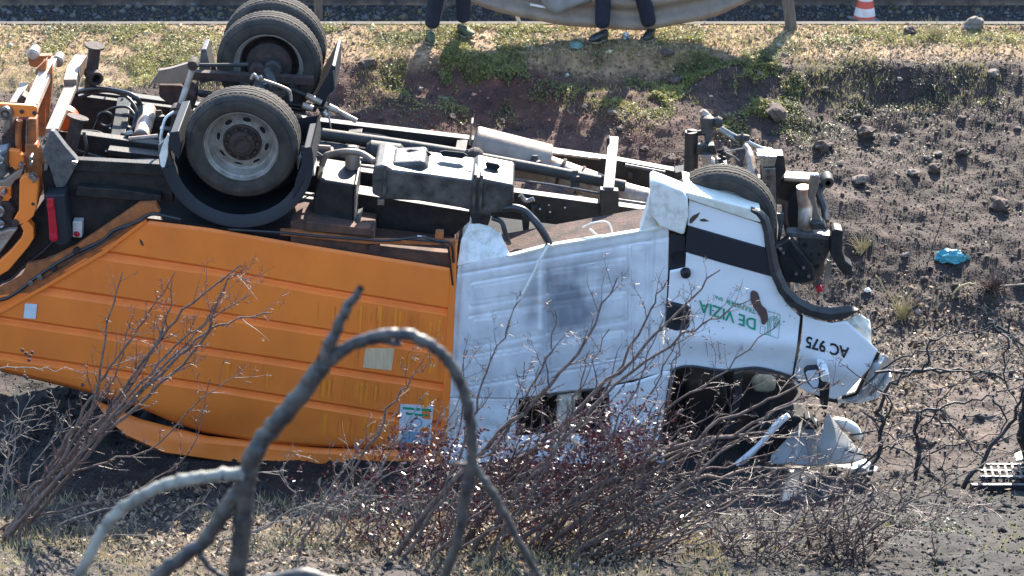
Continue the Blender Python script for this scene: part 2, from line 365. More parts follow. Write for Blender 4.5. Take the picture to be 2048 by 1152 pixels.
# road strip behind the verge, with its kerb
def strip(name, y0, y1, z0, z1, m, x0=-30, x1=30):
    vs = []; n = 60
    for i in range(n+1):
        x = x0+(x1-x0)*i/n; vs += [(x, y0, z0), (x, y1, z1)]
    o = mk(name, vs, [[2*i, 2*i+2, 2*i+3, 2*i+1] for i in range(n)], m); o['kind'] = 'structure'; return o
strip('road', 6.88, 8.7, .80, .80, M['asphalt'])
vs = []; n = 120
for i in range(n+1):
    x = -30+60*i/n
    for (yy, zz) in ((6.62, 1.0), (6.62, 1.235), (6.70, 1.235), (6.70, .7)): vs.append((x, yy, zz))
k = mk('kerb', vs, [[4*i+j, 4*i+4+j, 4*i+5+j, 4*i+1+j] for i in range(n) for j in range(3)], M['kerb']); k['kind'] = 'structure'

# ---- loose pieces as numpy batches
OCT = np.array([(1, 0, 0), (-1, 0, 0), (0, 1, 0), (0, -1, 0), (0, 0, 1), (0, 0, -1)], float)
OCF = np.array([(0, 2, 4), (2, 1, 4), (1, 3, 4), (3, 0, 4), (2, 0, 5), (1, 2, 5), (3, 1, 5), (0, 3, 5)])
def rotmats(n):
    q = nr.normal(size=(n, 4)); q /= np.linalg.norm(q, axis=1)[:, None]; w, x, y, z = q.T
    return np.stack([1-2*(y*y+z*z), 2*(x*y-z*w), 2*(x*z+y*w), 2*(x*y+z*w), 1-2*(x*x+z*z), 2*(y*z-x*w), 2*(x*z-y*w), 2*(y*z+x*w), 1-2*(x*x+y*y)], -1).reshape(n, 3, 3)
def batch(name, V, Fc, m, colr=None, kind='stuff', label=None, cat=None, parent=None, flat=False):
    n, kv, _ = V.shape; fn = Fc.shape[1]
    me = bpy.data.meshes.new(name); me.vertices.add(n*kv)
    base = np.zeros(3)
    if parent is not None: base = np.array(wloc(parent))
    me.vertices.foreach_set('co', (V-base).ravel())
    idx = (Fc[None]+(np.arange(n)*kv)[:, None, None]).ravel(); nf = n*Fc.shape[0]
    me.loops.add(len(idx)); me.loops.foreach_set('vertex_index', idx); me.polygons.add(nf)
    me.polygons.foreach_set('loop_start', np.arange(nf)*fn); me.polygons.foreach_set('loop_total', np.full(nf, fn)); me.update(); me.validate()
    if colr is not None:
        ca = me.color_attributes.new('col', 'FLOAT_COLOR', 'POINT'); c4 = np.ones((n, kv, 4)); c4[:, :, :3] = colr[:, None]; ca.data.foreach_set('color', c4.ravel())
    me.materials.append(m); o = bpy.data.objects.new(name, me); COL.objects.link(o)
    if kind: o['kind'] = kind
    if label: o['label'] = label
    if cat: o['category'] = cat
    if parent is not None: o.parent = parent
    return o
def stones(n, xr, yr, smin, smax, pw=2.5, road=0):
    x = nr.uniform(*xr, n); y = nr.uniform(*yr, n)
    keep = ~((y > 6.6) & (y < 8.8)) if not road else y > 0; x = x[keep]; y = y[keep]; n = len(x)
    s = smin*(nr.rand(n)**(-1/pw)); s = np.clip(s, smin, smax); z = H(x, y) if not road else np.full(n, .803)
    sc = s[:, None]*nr.uniform(.6, 1.25, (n, 3)); jit = 1+nr.uniform(-.3, .3, (n, 6, 3))
    V = OCT[None]*jit*sc[:, None]; V = np.einsum('nij,nkj->nki', rotmats(n), V)+np.stack([x, y, z+s*.15], -1)[:, None]
    tone = nr.uniform(.5, 1.5, n)**1.6; base = soil_col(x, y)*1.5+.012
    pale = nr.rand(n) < .05; tone[pale] *= 3.2
    burntm = (nr.rand(n) < .35) & (y < 3); tone[burntm] *= .35
    return V, np.clip(base*tone[:, None], .012, .5)
V0, c0 = stones(64000, (-4.6, 4.7), (2.2, 5.9), .004, .026, 3.0); V1, c1 = stones(44000, (-4.6, 4.6), (-4.6, 3.0), .005, .04, 2.6); V2, c2 = stones(6000, (-5.5, 5.5), (6.0, 6.6), .005, .03); V5, c5 = stones(14000, (-6, 6), (6.95, 8.68), .006, .05, 2.2, 1); V2 = np.concatenate([V2, V5]); c2 = np.concatenate([c2, np.clip(c5*.55, 0, .12)]); V3, c3 = stones(9000, (-7, 7), (8.8, 12), .02, .12, 2)
batch('gravel', np.concatenate([V0, V1, V2, V3]), OCF, M['stone'], np.concatenate([c0, c1, c2, c3]))
# dry litter: flat flakes
def flakes(n, xr, yr, smin, smax, lift=.01, mask=None, tilt=.6):
    x = nr.uniform(*xr, n); y = nr.uniform(*yr, n)
    if mask is not None: kp = mask(x, y); x = x[kp]; y = y[kp]
    n = len(x); s = nr.uniform(smin, smax, n); a = nr.uniform(0, 2*math.pi, n); tl = nr.normal(0, tilt, (n, 2))
    u = np.stack([np.cos(a), np.sin(a), tl[:, 0]], -1); w = np.stack([-np.sin(a), np.cos(a), tl[:, 1]], -1)
    c = np.stack([x, y, H(x, y)+lift*(.3+nr.rand(n))+s*.3*np.abs(tl).max(1)], -1)
    q = np.array([(-1, 0), (-.2, -.45), (1, 0), (-.1, .5)])
    V = c[:, None]+s[:, None, None]*(u[:, None]*q[None, :, :1]+w[:, None]*q[None, :, 1:])
    return V, n
QF = np.array([(0, 1, 2, 3)])
mk1 = lambda x, y: (-.35*(y > -1.15)*(x < 1.5)+fbm(x, y, 1.3, 3, 81)+.25*(y < -.4)*(x < .8)-.25*(y < .3)*(x > .8)+.3*((x > 2.4) & (y > .3) & (y < 2.6)) > .02+.3*nr.rand(len(x)))
V, n = flakes(60000, (-4.4, 4.4), (-4.6, 2.9), .007, .026, .02, mk1)
tn = nr.uniform(.12, 1.5, (n, 1))**1.3*np.array([[1, 1, 1]]); batch('leaf_litter', V, QF, M['dry_leaf'], tn)
V, n = flakes(9000, (-5.2, 5.2), (5.7, 6.6), .006, .022, .01)
batch('dry_grass_litter', V, QF, M['dry_leaf'], nr.uniform(.5, 1.5, (n, 1))*np.ones((1, 3)))
# green ground cover in patches given where they grow
def clover(name, spots, per, m, smin=.005, smax=.012, h=.03):
    Vs = []
    for (px, py, rx, ry, dens) in spots:
        c = gpos(px, py); n = int(per*dens*rx*ry/2500)
        scx = rx/215.0; scy = ry/215.0*2.0
        x = c.x+nr.normal(0, .5, n)*scx; y = c.y+nr.normal(0, .5, n)*scy
        kp = (fbm(x, y, 3.5, 3, 33) > -.12+.25*nr.rand(n)) & (y < 6.6); x = x[kp]; y = y[kp]; n = len(x)
        s = nr.uniform(smin, smax, n); a = nr.uniform(0, 6.28, n); tl = nr.normal(0, .55, (n, 2))
        u = np.stack([np.cos(a), np.sin(a), tl[:, 0]], -1); w = np.stack([-np.sin(a), np.cos(a), tl[:, 1]], -1)
        hh = h*np.clip(fbm(x, y, 6, 2, 44)+.6, 0, 1.4)*nr.rand(n)
        cc_ = np.stack([x, y, H(x, y)+.006+hh], -1); q = np.array([(-1, 0), (-.1, -.65), (1, 0), (-.1, .65)])
        Vs.append(cc_[:, None]+s[:, None, None]*(u[:, None]*q[None, :, :1]+w[:, None]*q[None, :, 1:]))
    return batch(name, np.concatenate(Vs), QF, m)
clover('clover', [(960, 150, 170, 60, 2.0), (1300, 180, 180, 60, 2.4), (1490, 200, 130, 70, 2.4), (1470, 130, 80, 60, 2.0), (820, 165, 70, 30, 1.5), (960, 125, 190, 45, 1.3), (905, 170, 70, 50, 1.6), (1010, 110, 120, 25, 1), (1240, 165, 90, 50, 1.3), (1340, 190, 170, 45, 1.2), (1470, 175, 150, 70, 1.5), (1440, 115, 70, 60, 1.3), (1520, 200, 110, 50, 1),
    (80, 50, 300, 22, 1.8), (330, 60, 300, 28, 1.3), (250, 90, 330, 40, 1.2), (60, 100, 220, 50, .9), (340, 125, 200, 40, 1.4), (290, 150, 160, 30, .9), (700, 60, 200, 34, 1.7), (760, 85, 160, 26, 1.4), (1010, 70, 300, 28, 1.9), (1130, 60, 260, 24, 1.1), (1400, 80, 260, 24, 1.5), (1650, 75, 260, 24, 1.1), (1880, 80, 280, 24, 1.4), (2020, 70, 120, 30, 1.2), (860, 90, 80, 18, 1)], 1150, M['green_leaf'])
clover('low_weeds', [(1600, 160, 200, 100, .9), (1520, 120, 200, 40, 1), (1680, 230, 120, 80, .8), (1850, 180, 180, 40, .6), (960, 180, 140, 80, .6), (700, 70, 160, 30, 1), (1330, 150, 110, 30, .7), (1040, 190, 120, 80, .5), (2030, 220, 60, 40, .8), (1180, 140, 200, 40, .5),
    (200, 60, 200, 40, 1), (700, 230, 140, 80, .3), (1900, 320, 200, 120, .15), (640, 1090, 160, 40, .5), (380, 1100, 200, 40, .6), (1850, 1040, 160, 40, .4), (2000, 1080, 120, 40, .6)], 800, M['dark_leaf'])
# grass blades
def blades(name, n, xr, yr, m, hmin=.02, hmax=.08, thr=0.0):
    x = nr.uniform(*xr, n); y = nr.uniform(*yr, n); kp = fbm(x, y, 1.6, 3, 91) > thr+.2*nr.rand(n); x = x[kp]; y = y[kp]; n = len(x)
    h = nr.uniform(hmin, hmax, n); a = nr.uniform(0, 6.28, n); ln = nr.normal(0, .35, (n, 2))*h[:, None]; w = .0035
    b = np.stack([x, y, H(x, y)-.005], -1); sx = np.stack([np.cos(a), np.sin(a), 0*a], -1)*w
    tip = b+np.stack([ln[:, 0], ln[:, 1], h], -1); V = np.stack([b-sx, b+sx, tip], 1)
    return batch(name, V, np.array([(0, 1, 2)]), m)
blades('grass', 16000, (-5.3, 5.3), (5.2, 6.6), M['green_leaf'], .02, .06, -.15)
blades('dry_grass', 9000, (-5.3, 5.3), (5.1, 6.6), M['straw'], .02, .07, -.1)
blades('sparse_grass', 14000, (-4, 1.2), (-4.3, -.9), M['straw'], .02, .10, -.1)
blades('green_blades', 5000, (-4, 4), (-4.3, -.9), M['green_leaf'], .02, .07, .1)

# ================================================================ THE OVERTURNED TRUCK
TR = thing('garbage_truck', 'overturned waste truck with orange body and crushed white crew cab lying on its roof', 'truck', tuple(gpos(900, 945)))
Z1 = zone(0, 60, .2171); Z2 = zone(0, 300, .2778); Z4 = zone(1360, 200, .3472); Z5 = zone(1580, 620, .3125)
# ---- orange body
def dent(px, py):
    d = .012*prn(px, py, .35, 3)+.004*prn(px, py, 1.2, 6)
    d += .05*math.exp(-(((px-420)/170)**2+((py-862)/26)**2))
    return d
diag = lambda y: 300-(y-440)*(300/176.0)      # left slanting edge of the side
def shift(L, dy, z, left=None):
    out = [(x, y+dy, z) for x, y in L]
    if left: out[0] = (diag(out[0][1]), out[0][1], z)
    return out
top = [(299, 441), (420, 456), (600, 487), (760, 513), (903, 536)]
L1 = [(202, 500), (420, 534), (640, 574), (900, 617)]; L2 = [(92, 570), (400, 618), (753, 674), (900, 698)]
L3 = [(-160, 608), (0, 632), (400, 692), (753, 746), (898, 768)]; L4 = [(-160, 676), (0, 703), (400, 764), (753, 821), (890, 846)]
bot = [(-160, 700), (0, 735), (140, 768), (275, 806), (345, 836), (413, 860), (520, 878), (643, 888), (883, 893)]
rows = [shift(top, 0, 0), shift(top, 9, 0, 1), shift(L1, -2, 0, 1), shift(L1, 2, .035, 1), shift(L1, 7, .03, 1), shift(L1, 16, 0, 1),
        shift(L2, -2, 0, 1), shift(L2, 2, .035, 1), shift(L2, 7, .03, 1), shift(L2, 16, 0, 1),
        [(-160, 606, 0)]+shift(L3, -2, 0)[1:], shift(L3, 2, .035), shift(L3, 7, .03), shift(L3, 16, 0), shift(L4, -2, 0), shift(L4, 2, .035), shift(L4, 7, .03), shift(L4, 16, 0),
        shift(bot, -10, .0), shift(bot, 0, .015), shift(bot, 7, .07)]
patch('side_panel', rows, 150, M['orange'], TR, [1, 4, 1, 1, 1, 4, 1, 1, 1, 5, 1, 1, 1, 5, 1, 1, 1, 4, 1, 2], dent, .006, ang=22)
# lower edge of the bodywork (its former roof edge)
patch('roof_edge', [[(190, 800, .1), (280, 838, .1), (413, 872, .08), (643, 896, .06), (885, 902, .05)], [(215, 840, .05), (300, 872, .05), (413, 886, .03), (643, 908, .02), (885, 915, .02)],
      [(250, 868, .02), (330, 904, .02), (480, 925, 0), (643, 938, 0), (885, 945, .0)], [(252, 872, .10), (330, 908, .10), (480, 930, .1), (643, 942, .1), (885, 950, .1)]], 60, M['orange'], TR, [2, 4, 1], lambda x, y: .03*prn(x, y, 1.1, 8), .006)
slab('body_shell', [(300, 447), (898, 542), (880, 900), (643, 893), (413, 865), (275, 812), (0, 742), (-160, 705), (-160, 690), (2, 612)], .09, 2.02, M['orange_dirty'], TR, .02)
slab('front_frame', [(899, 492), (914, 488), (912, 560), (905, 720), (893, 892), (880, 892), (897, 600), (902, 540)], -.02, .06, M['orange'], TR, .006)
for a, b in (((905, 500), (900, 538)),): pass
# edge flange running along the slanting rear edge
slab('edge_flange', [(311, 407), (320, 425), (305, 428), (289, 441), (205, 505), (92, 574), (0, 620), (-160, 700), (-160, 660), (0, 578), (42, 555), (53, 530), (94, 522), (150, 494), (278, 408)], .0, .05, M['orange_brown'], TR, .004)
slab('edge_trim', Z2([(1040, 500), (1060, 515), (760, 745), (350, 985), (60, 1150), (-100, 1230), (-100, 1200), (40, 1135), (330, 970), (740, 725)]), -.018, .0, M['orange'], TR, .003)
tube('cable', Z2([(1300, 500, -.02), (1224, 482, -.02), (1090, 462, -.02), (980, 520, -.02), (820, 580, -.02), (740, 650, -.02), (550, 740, -.02), (400, 825, -.02), (250, 925, -.02), (150, 1005, -.02), (50, 1065, -.02), (-80, 1100, -.02)]), .012, M['hose'], TR)
tube('cable', Z2([(1040, 500, -.03), (930, 545, -.03), (740, 665, -.03), (560, 765, -.03), (400, 870, -.03), (300, 930, -.03)]), .006, M['hose'], TR)
for x, y in ((545, 735), (385, 860), (220, 965), (285, 925)): slab('cable_clip', Z2([(x-22, y-10), (x+8, y-25), (x+22, y+8), (x-10, y+22)]), -.045, -.0, M['steel' if x < 300 else 'hose'], TR, .003)
# long dirty box section above the side panel
slab('sill_box', B([(60, 815), (120, 800), (540, 870), (540, 950), (985, 1000), (1000, 1100), (970, 1085), (60, 934)]), .03, .3, M['orange_dirty'], TR, .006)
slab('sill_rail', B([(0, 868), (60, 868), (520, 925), (1010, 925), (1010, 960), (900, 950), (500, 945), (0, 893)]), -.02, .02, M['orange_brown'], TR, .003)
slab('sill_bracket', B([(895, 880), (942, 882), (940, 925), (890, 922)]), -.01, .05, M['orange_brown'], TR, .003)
slab('sill_block', B([(515, 955), (575, 940), (572, 990), (515, 985)]), -.02, .05, M['rusty'], TR, .004)
slab('sill_block', B([(150, 815), (520, 860), (525, 900), (150, 868)]), -.0, .1, M['orange_dirty'], TR, .006)
slab('sill_tag', B([(790, 898), (840, 905), (838, 917), (790, 912)]), -.035, -.02, M['white_dusty'], TR, .002)
tube('cable', B([(-300, 860, -.03), (0, 878, -.03), (200, 898, -.03), (450, 915, -.03), (620, 925, -.03), (800, 905, -.03), (900, 925, -.03), (985, 945, -.03), (1000, 1050, -.03)]), .009, M['hose'], TR)
tube('cable', B([(700, 915, -.03), (880, 930, -.03), (960, 960, -.03), (975, 1010, -.03), (985, 1100, -.03), (995, 1180, -.02)]), .007, M['hose'], TR)
# stickers and streaks
decal('sticker', [(50, 607), (74, 609), (71, 638), (47, 636)], -.0, M['sticker'], TR)
decal('worn_sticker', [(731, 697), (789, 697), (783, 741), (726, 735)], -.002, M['sticker_warm'], TR)
decal('notice_sticker', [(801, 808), (867, 812), (860, 890), (796, 884)], -.003, M['sticker'], TR)
decal('notice_picture', [(805, 862), (858, 866), (856, 888), (800, 883)], -.006, M['sticker_blue'], TR)
for k, (x0, x1, y) in enumerate(((806, 828, 817), (831, 840, 819), (843, 862, 820), (812, 826, 828), (829, 846, 830), (849, 856, 831))): decal('print_line', [(x0, y-3), (x1, y-3+(x1-x0)*.08), (x1, y+1.5+(x1-x0)*.08), (x0, y+1.5)], -.006, M['green'], TR)
lathe('notice_ring', T(832, 846, -.01), N, [(.035, 0), (.045, 0)], M['sticker_blue'], TR, 24)
def streaks(x0, x1, yt, yb, cnt, mm, nm):
    vs = []; fs = []
    for i in range(cnt):
        x = rng.uniform(x0, x1); w = rng.choice([1, 1.5, 2.5, 4]); y0 = yt+rng.uniform(-6, 12)+(x-x0)*.16; y1 = y0+(yb-yt)*rng.uniform(.45, 1)
        k = len(vs)
        for px, py in ((x, y0), (x+w, y0), (x+w*.7-4, y1), (x-4, y1)): vs.append(T(px, py, -.0035))
        fs.append([k, k+1, k+2, k+3])
    o = mk(nm, vs, fs, mm, TR); return o
M['streak_a'] = mat('rain_streak', (.98, .30, .03), .45, scale=3, var=.1); M['streak_b'] = mat('grime_streak', (.72, .19, .028), .5, scale=3, var=.15)
def bandstreaks(x0, x1, La, Lb, cnt):
    for mm, nm in (('streak_a', 'rain_streaks'), ('streak_b', 'grime_streaks')):
        vs = []; fs = []
        for i in range(cnt):
            x = rng.uniform(x0, x1); w = rng.choice([.8, 1.2, 2, 5 if mm == 'streak_a' else 1.5])
            ya = float(np.interp(x, [p[0] for p in La], [p[1] for p in La]))+18; yb = float(np.interp(x, [p[0] for p in Lb], [p[1] for p in Lb]))-4
            a = ya+rng.uniform(0, .3)*(yb-ya); b = a+(yb-a)*rng.uniform(.4, 1); nseg = 6
            for j in range(nseg+1):
                t = j/nseg; y = a+(b-a)*t; ww = w*(1-.5*t)
                for e in (0, ww): vs.append(T(x+e-2*t, y, dent(x+e-2*t, y)-.0045))
            k = len(vs)-2*(nseg+1); fs += [[k+2*j, k+2*j+1, k+2*j+3, k+2*j+2] for j in range(nseg)]
        mk(nm, vs, fs, M[mm], TR, kind='stuff')
bandstreaks(632, 890, L1, L2, 34); bandstreaks(640, 720, L2, L3, 10); bandstreaks(800, 890, L2, L3, 12); bandstreaks(450, 560, L3, L4, 9); bandstreaks(640, 860, L3, L4, 30); bandstreaks(120, 200, L1, L2, 0) if False else None; bandstreaks(640, 860, L4, bot, 14)
# ---- scrape marks on the orange side
M['scuff'] = mat('scuff', (.08, .05, .03), .9, scale=20)
for pl in ([(279, 478), (284, 482), (288, 491), (285, 492), (280, 486)], [(866, 529), (880, 533), (874, 537), (866, 535)]): decal('scuff_mark', pl, 0, M['scuff'], TR)
# ---- rear dark frame behind the lifting gear
slab('rear_subframe', [(84, 330), (345, 325), (347, 405), (278, 409), (150, 494), (60, 530), (0, 572), (-100, 610), (-100, 470), (60, 440), (88, 400)], .13, .2, M['black'], TR, .01)
slab('rear_inner_frame', [(140, 190), (420, 225), (420, 330), (140, 330)], 1.36, 1.42, M['black'], TR, .006)
slab('body_floor', [(290, 436), (600, 474), (900, 525), (899, 541), (600, 492), (300, 447)], .10, 2.0, M['black'], TR, .006)
slab('subframe_rail', [(120, 318), (345, 330), (345, 352), (128, 340)], .1, .16, M['black'], TR, .004)
slab('subframe_ledge', Z2([(560, 265), (900, 290), (1160, 330), (1160, 375), (900, 360), (540, 330)]), .06, .14, M['black'], TR, .006)
tube('cable', Z2([(400, 640, .1), (300, 740, .1), (180, 830, .1), (90, 920, .08), (0, 960, .08)]), .01, M['hose'], TR)
slab('tail_lamp_housing', Z2([(318, 328), (466, 320), (505, 655), (498, 672), (432, 692), (375, 665)]), -.02, .13, M['plastic_dark'], TR, .012)
o = slab('tail_lamp', Z2([(338, 352), (384, 350), (420, 650), (378, 664), (356, 640)]), -.035, -.018, M['red_lens'], TR, .004)
for x, y, r in ((362, 400, 26), (386, 628, 32)): lathe('lamp_lens', T(*Z2([(x, y)])[0], -.036), -N, [(r*.2778/290, 0), (r*.24/290, .012), (0, .016)], M['red_lens'], o, 20)
o = slab('marker_lamp', Z2([(520, 515), (592, 517), (590, 634), (521, 630)]), .06, .13, M['white_lens'], TR, .008)
lathe('lamp_lens', T(*Z2([(553, 605)])[0], .06), -N, [(.022, 0), (.018, .008), (0, .012)], M['red_lens'], o, 18)
# ---- chassis rails
slab('chassis_rail', [(110, 262), (400, 301), (800, 354), (1300, 421), (1300, 474), (800, 410), (400, 356), (112, 318)], .62, .70, M['black'], TR, .008)
slab('chassis_rail', [(146, 181), (272, 195), (598, 238), (935, 278), (1233, 321), (1379, 348), (1567, 360), (1626, 364), (1626, 414), (1560, 410), (1379, 396), (1233, 368), (935, 326), (598, 288), (146, 232)], 1.42, 1.5, M['black'], TR, .008)
for x0, y0, x1, y1, w in ((232, 300, 250, 200, .10), (340, 310, 372, 215, .12), (690, 360, 712, 262, .1), (905, 385, 925, 285, .08)):
    bar('cross_member', (x0, y0, .69), (x1, y1, 1.42), w, .05, M['black'], TR, side=UX)
bar('cross_member', (1217, 381, .58), (1227, 279, 1.5), .075, .05, M['grey'], TR, side=UX)
slab('hanger_plate', B([(1842, 632), (1950, 640), (1952, 770), (1925, 815), (1870, 820), (1845, 770)]), .56, .62, M['black'], TR, .006)
slab('bracket', B([(1880, 340), (1900, 332), (1900, 470), (1880, 470)]), 1.36, 1.42, M['black'], TR, .004)
# bright steel studs standing in for daylight through the rail holes
vs, fs = [], []
for x, y, v in [(250, 215, 1.38), (210, 195, 1.38), (225, 201, 1.38), (245, 196, 1.38), (190, 206, 1.38), (262, 226, 1.38), (258, 240, 1.38), (180, 226, 1.38), (212, 235, 1.38), (167, 311, .58), (212, 302, .58), (152, 305, .58), (220, 256, .9), (660, 368, .58), (705, 372, .58), (1080, 418, .58), (1100, 424, .58), (1130, 415, .58), (1270, 450, .58), (1098, 410, .58), (1390, 372, 1.38), (1330, 352, 1.38), (1300, 348, 1.38)]:
    v0, f0 = tube_data([T(x, y, v), T(x, y, v+.03)], .008, 6); k = len(vs); vs += v0; fs += [[i+k for i in f] for f in f0]
mk('rail_light_specks', vs, fs, M['steel'], TR, kind='stuff')

# ---- wheels
def wheel(px, py, v, near=True, rusty=True, ax=None, sc=1.0, wide=.22, name='wheel'):
    ax = ax or N; c = T(px, py, v); w = bpy.data.objects.new(name, None); COL.objects.link(w); w.parent = TR; w.location = c-wloc(TR); w.empty_display_size = .1
    R0 = .378*sc; k = wide/.22
    pr = [(.246, .035), (.252, .016), (.275, .004), (.31, .0), (.335, .002), (.338, .006), (.341, .003), (.352, .008), (.366, .022), (.374, .034),
          (.377, .05), (.368, .051), (.368, .059), (.378, .06), (.379, .088), (.369, .089), (.369, .098), (.379, .099), (.379, .122), (.369, .123), (.369, .132), (.379, .133), (.378, .16), (.368, .161), (.368, .169), (.377, .17),
          (.374, .186), (.366, .198), (.352, .212), (.335, .218), (.31, .22), (.275, .216), (.252, .204), (.246, .185)]
    pr = [(r*sc, o*k) for r, o in pr]
    lug = lambda r, j, i: r-.006 if (j in (8, 9, 10, 25, 26, 27) and i % 2) else (r-.0025 if (13 <= j <= 22 and i % 4 == 0) else r)
    lathe('tyre', c, ax, pr, M['rubber'], w, 140, ang=50, rfun=lug)
    if near:
        rp = [(.250, .012), (.256, .020), (.254, .03), (.244, .026), (.238, .034), (.234, .05), (.224, .06), (.220, .09), (.208, .128), (.196, .136), (.186, .134), (.165, .122), (.142, .108), (.128, .100), (.124, .104)]
        lathe('rim', c, ax, [(r*sc, o*k) for r, o in rp], M['rim'], w, 64)
        hb = [(.132, .102), (.130, .094), (.118, .088), (.114, .100), (.092, .100), (.088, .075), (.084, .066), (.062, .062), (.058, .050), (.052, .046), (.044, .058), (.02, .062), (0, .058)]
        lathe('hub', c, ax, [(r*sc, o*k) for r, o in hb], M['hub'], w, 48)
        e1 = (UX-ax*UX.dot(ax)).normalized(); e2 = ax.cross(e1)
        for i in range(8):
            t = 2*math.pi*(i+.3)/8; rr = .163; rad = e1*math.cos(t)+e2*math.sin(t); tn = -e1*math.sin(t)+e2*math.cos(t); vs = []
            nrm = (ax*.9-rad*.35).normalized(); cc = c+rad*rr+ax*.118
            for q in range(16):
                s = 2*math.pi*q/16; vs.append(cc+tn*.034*math.cos(s)*(1 if abs(math.cos(s)) < .8 else .95)+(rad+ax*.55).normalized()*.019*math.sin(s)-ax*.004)
            mk('hand_hole', vs, [list(range(16))], M['interior'], w)
            vv, ff = tube_data(vs+[vs[0]], .0045, 6, False); mk('hole_rim', vv, ff, M['rim'], w)
        vs, fs = [], []
        for i in range(10):
            t = 2*math.pi*i/10; q = c+(e1*math.cos(t)+e2*math.sin(t))*.103+ax*.102; v0, f0 = tube_data([q, q-ax*.03], .011, 6); kk = len(vs); vs += v0; fs += [[a+kk for a in f] for f in f0]
        mk('wheel_nuts', vs, fs, M['hub'], w, kind='stuff')
        if rusty: tube_pt = lathe('hub_port', c+(e1*.06+e2*-.06)+ax*.05, -ax, [(.018, 0), (.016, .02), (0, .02)], M['hub'], w, 12)
    else:
        rp = [(.250, .012), (.256, .020), (.250, .03), (.240, .03), (.236, .06), (.215, .08), (.212, .15), (.21, .20)]
        lathe('rim', c, ax, [(r*sc, o*k) for r, o in rp], M['rim'], w, 64)
        lathe('brake_drum', c, ax, [(0, .02), (.06, .02), (.07, .05), (.15, .055), (.165, .07), (.168, .19), (.21, .195)], M['hub'], w, 48)
    return w
wheel(481, 297, .0)                       # outer of the near pair
wheel(487, 294, .25, near=False)
wheel(536, 137, 1.36, near=False)         # far pair, seen from inside
wheel(546, 104, 1.61, near=False)
fax = (N+UX*.12).normalized()
wheel(1440, 450, .10, ax=fax)
wheel(1495, 330, 1.55, ax=fax, near=False) if False else None
# rear axle
tube('axle', [(487, 290, .4), (512, 215, .85), (530, 160, 1.36)], [.065, .085, .065], M['black_dusty'], TR, 16)
lathe('differential', T(515, 222, .86), UX, [(0, -.17), (.09, -.15), (.15, -.06), (.16, .02), (.13, .1), (.06, .16), (0, .17)], M['black_dusty'], TR, 28)
for v, x, y in ((.62, 470, 262), (1.3, 505, 185)):
    for j in range(4): bar('leaf_spring', (x-150+j*22, y-6+j*5, v), (x+150-j*22, y+30+j*5, v), .06, .014, M['black_dusty'], TR, side=N)
tube('brake_chamber_pipe', A([(1035, 400, 1.1), (1075, 355, 1.1), (1120, 345, 1.1), (1180, 372, 1.1), (1195, 410, 1.1)]), .013, M['grey'], TR)
lathe('brake_chamber', T(*A([(1120, 290)])[0], 1.3), N, [(0, 0), (.05, 0), (.065, .02), (.065, .08), (.05, .1), (0, .1)], M['black_dusty'], TR, 24)
lathe('brake_chamber', T(*A([(1060, 300)])[0], 1.3), N, [(0, 0), (.05, 0), (.065, .02), (.065, .08), (.05, .1), (0, .1)], M['hub'], TR, 24)
tube('shock_absorber', A([(1100, 290, 1.2), (1130, 360, 1.0)]), .03, M['black_dusty'], TR)
tube('spring_clamp', A([(1035, 325, .6), (1045, 308, .6), (1060, 325, .6)]), .014, M['steel'], TR, k=4)
tube('spring_clamp', A([(1065, 330, .65), (1072, 315, .65), (1078, 335, .65)]), .012, M['steel'], TR, k=4)
tube('brake_line', A([(1085, 330, .8), (1130, 345, .8), (1185, 368, .8), (1195, 385, .8), (1198, 415, .8)]), .010, M['pale_rust'], TR)
tube('drag_link', B([(40, 40, 1.3), (160, 92, 1.3), (240, 130, 1.3)]), .016, M['black_dusty'], TR)
tube('drag_link', B([(150, 88, 1.3), (238, 130, 1.3)]), .024, M['pale_rust'], TR)
tube('drag_link', B([(255, 142, 1.3), (330, 178, 1.3)]), .026, M['pale_rust'], TR)
tube('drag_link', B([(325, 176, 1.3), (440, 236, 1.3)]), .020, M['pale_rust'], TR)
tube('link_end', B([(128, 145, 1.2), (190, 166, 1.2)]), .024, M['pale_rust'], TR)
tube('link_end', B([(245, 182, 1.2), (262, 205, 1.2)]), .022, M['steel'], TR)
tube('rod', B([(100, 340, .5), (250, 445, .5)]), .011, M['grey'], TR)
# near mudguard: curved sheet under the pair of wheels
c = T(474, 318, -.02)
lathe('mudguard', c, N, [(.425, .03), (.47, .0), (.505, -.005), (.508, .0), (.508, .53), (.20, .53), (.20, .52), (.50, .52), (.50, .01), (.47, .01), (.43, .04)], M['plastic_dark'], TR, 60, a0=R(80), a1=R(262), ref=Vector((0, 0, 1)), ang=30)
slab('mudguard_flap', A([(700, 545), (735, 540), (745, 600), (735, 660), (690, 600)]), -.02, .5, M['plastic_dark'], TR, .006)
slab('mudguard_stay', A([(650, 600), (700, 560), (700, 640), (740, 760), (760, 840), (700, 760), (655, 680)]), .05, .09, M['grey'], TR, .006)
slab('mudguard_flap', A([(1245, 625), (1280, 622), (1283, 680), (1255, 740), (1200, 830), (1215, 745), (1240, 680)]), -.02, .45, M['plastic_dark'], TR, .008)
slab('mudguard_flap', [(627, 200), (655, 150), (664, 130), (671, 133), (670, 182), (655, 192), (645, 235)], 1.3, 1.8, M['plastic_dark'], TR, .006)
tube('flap_lit_edge', A([(1372, 290, 1.28), (1376, 370, 1.28), (1355, 395, 1.28), (1352, 460, 1.28), (1365, 560, 1.2)]), .007, M['steel'], TR)  # bright line stands for the sunlit edge of the far mudguard
slab('mudguard_flap', [(397, 150), (402, 99), (412, 98), (426, 162), (400, 168)], 1.4, 1.6, M['grey'], TR, .006)
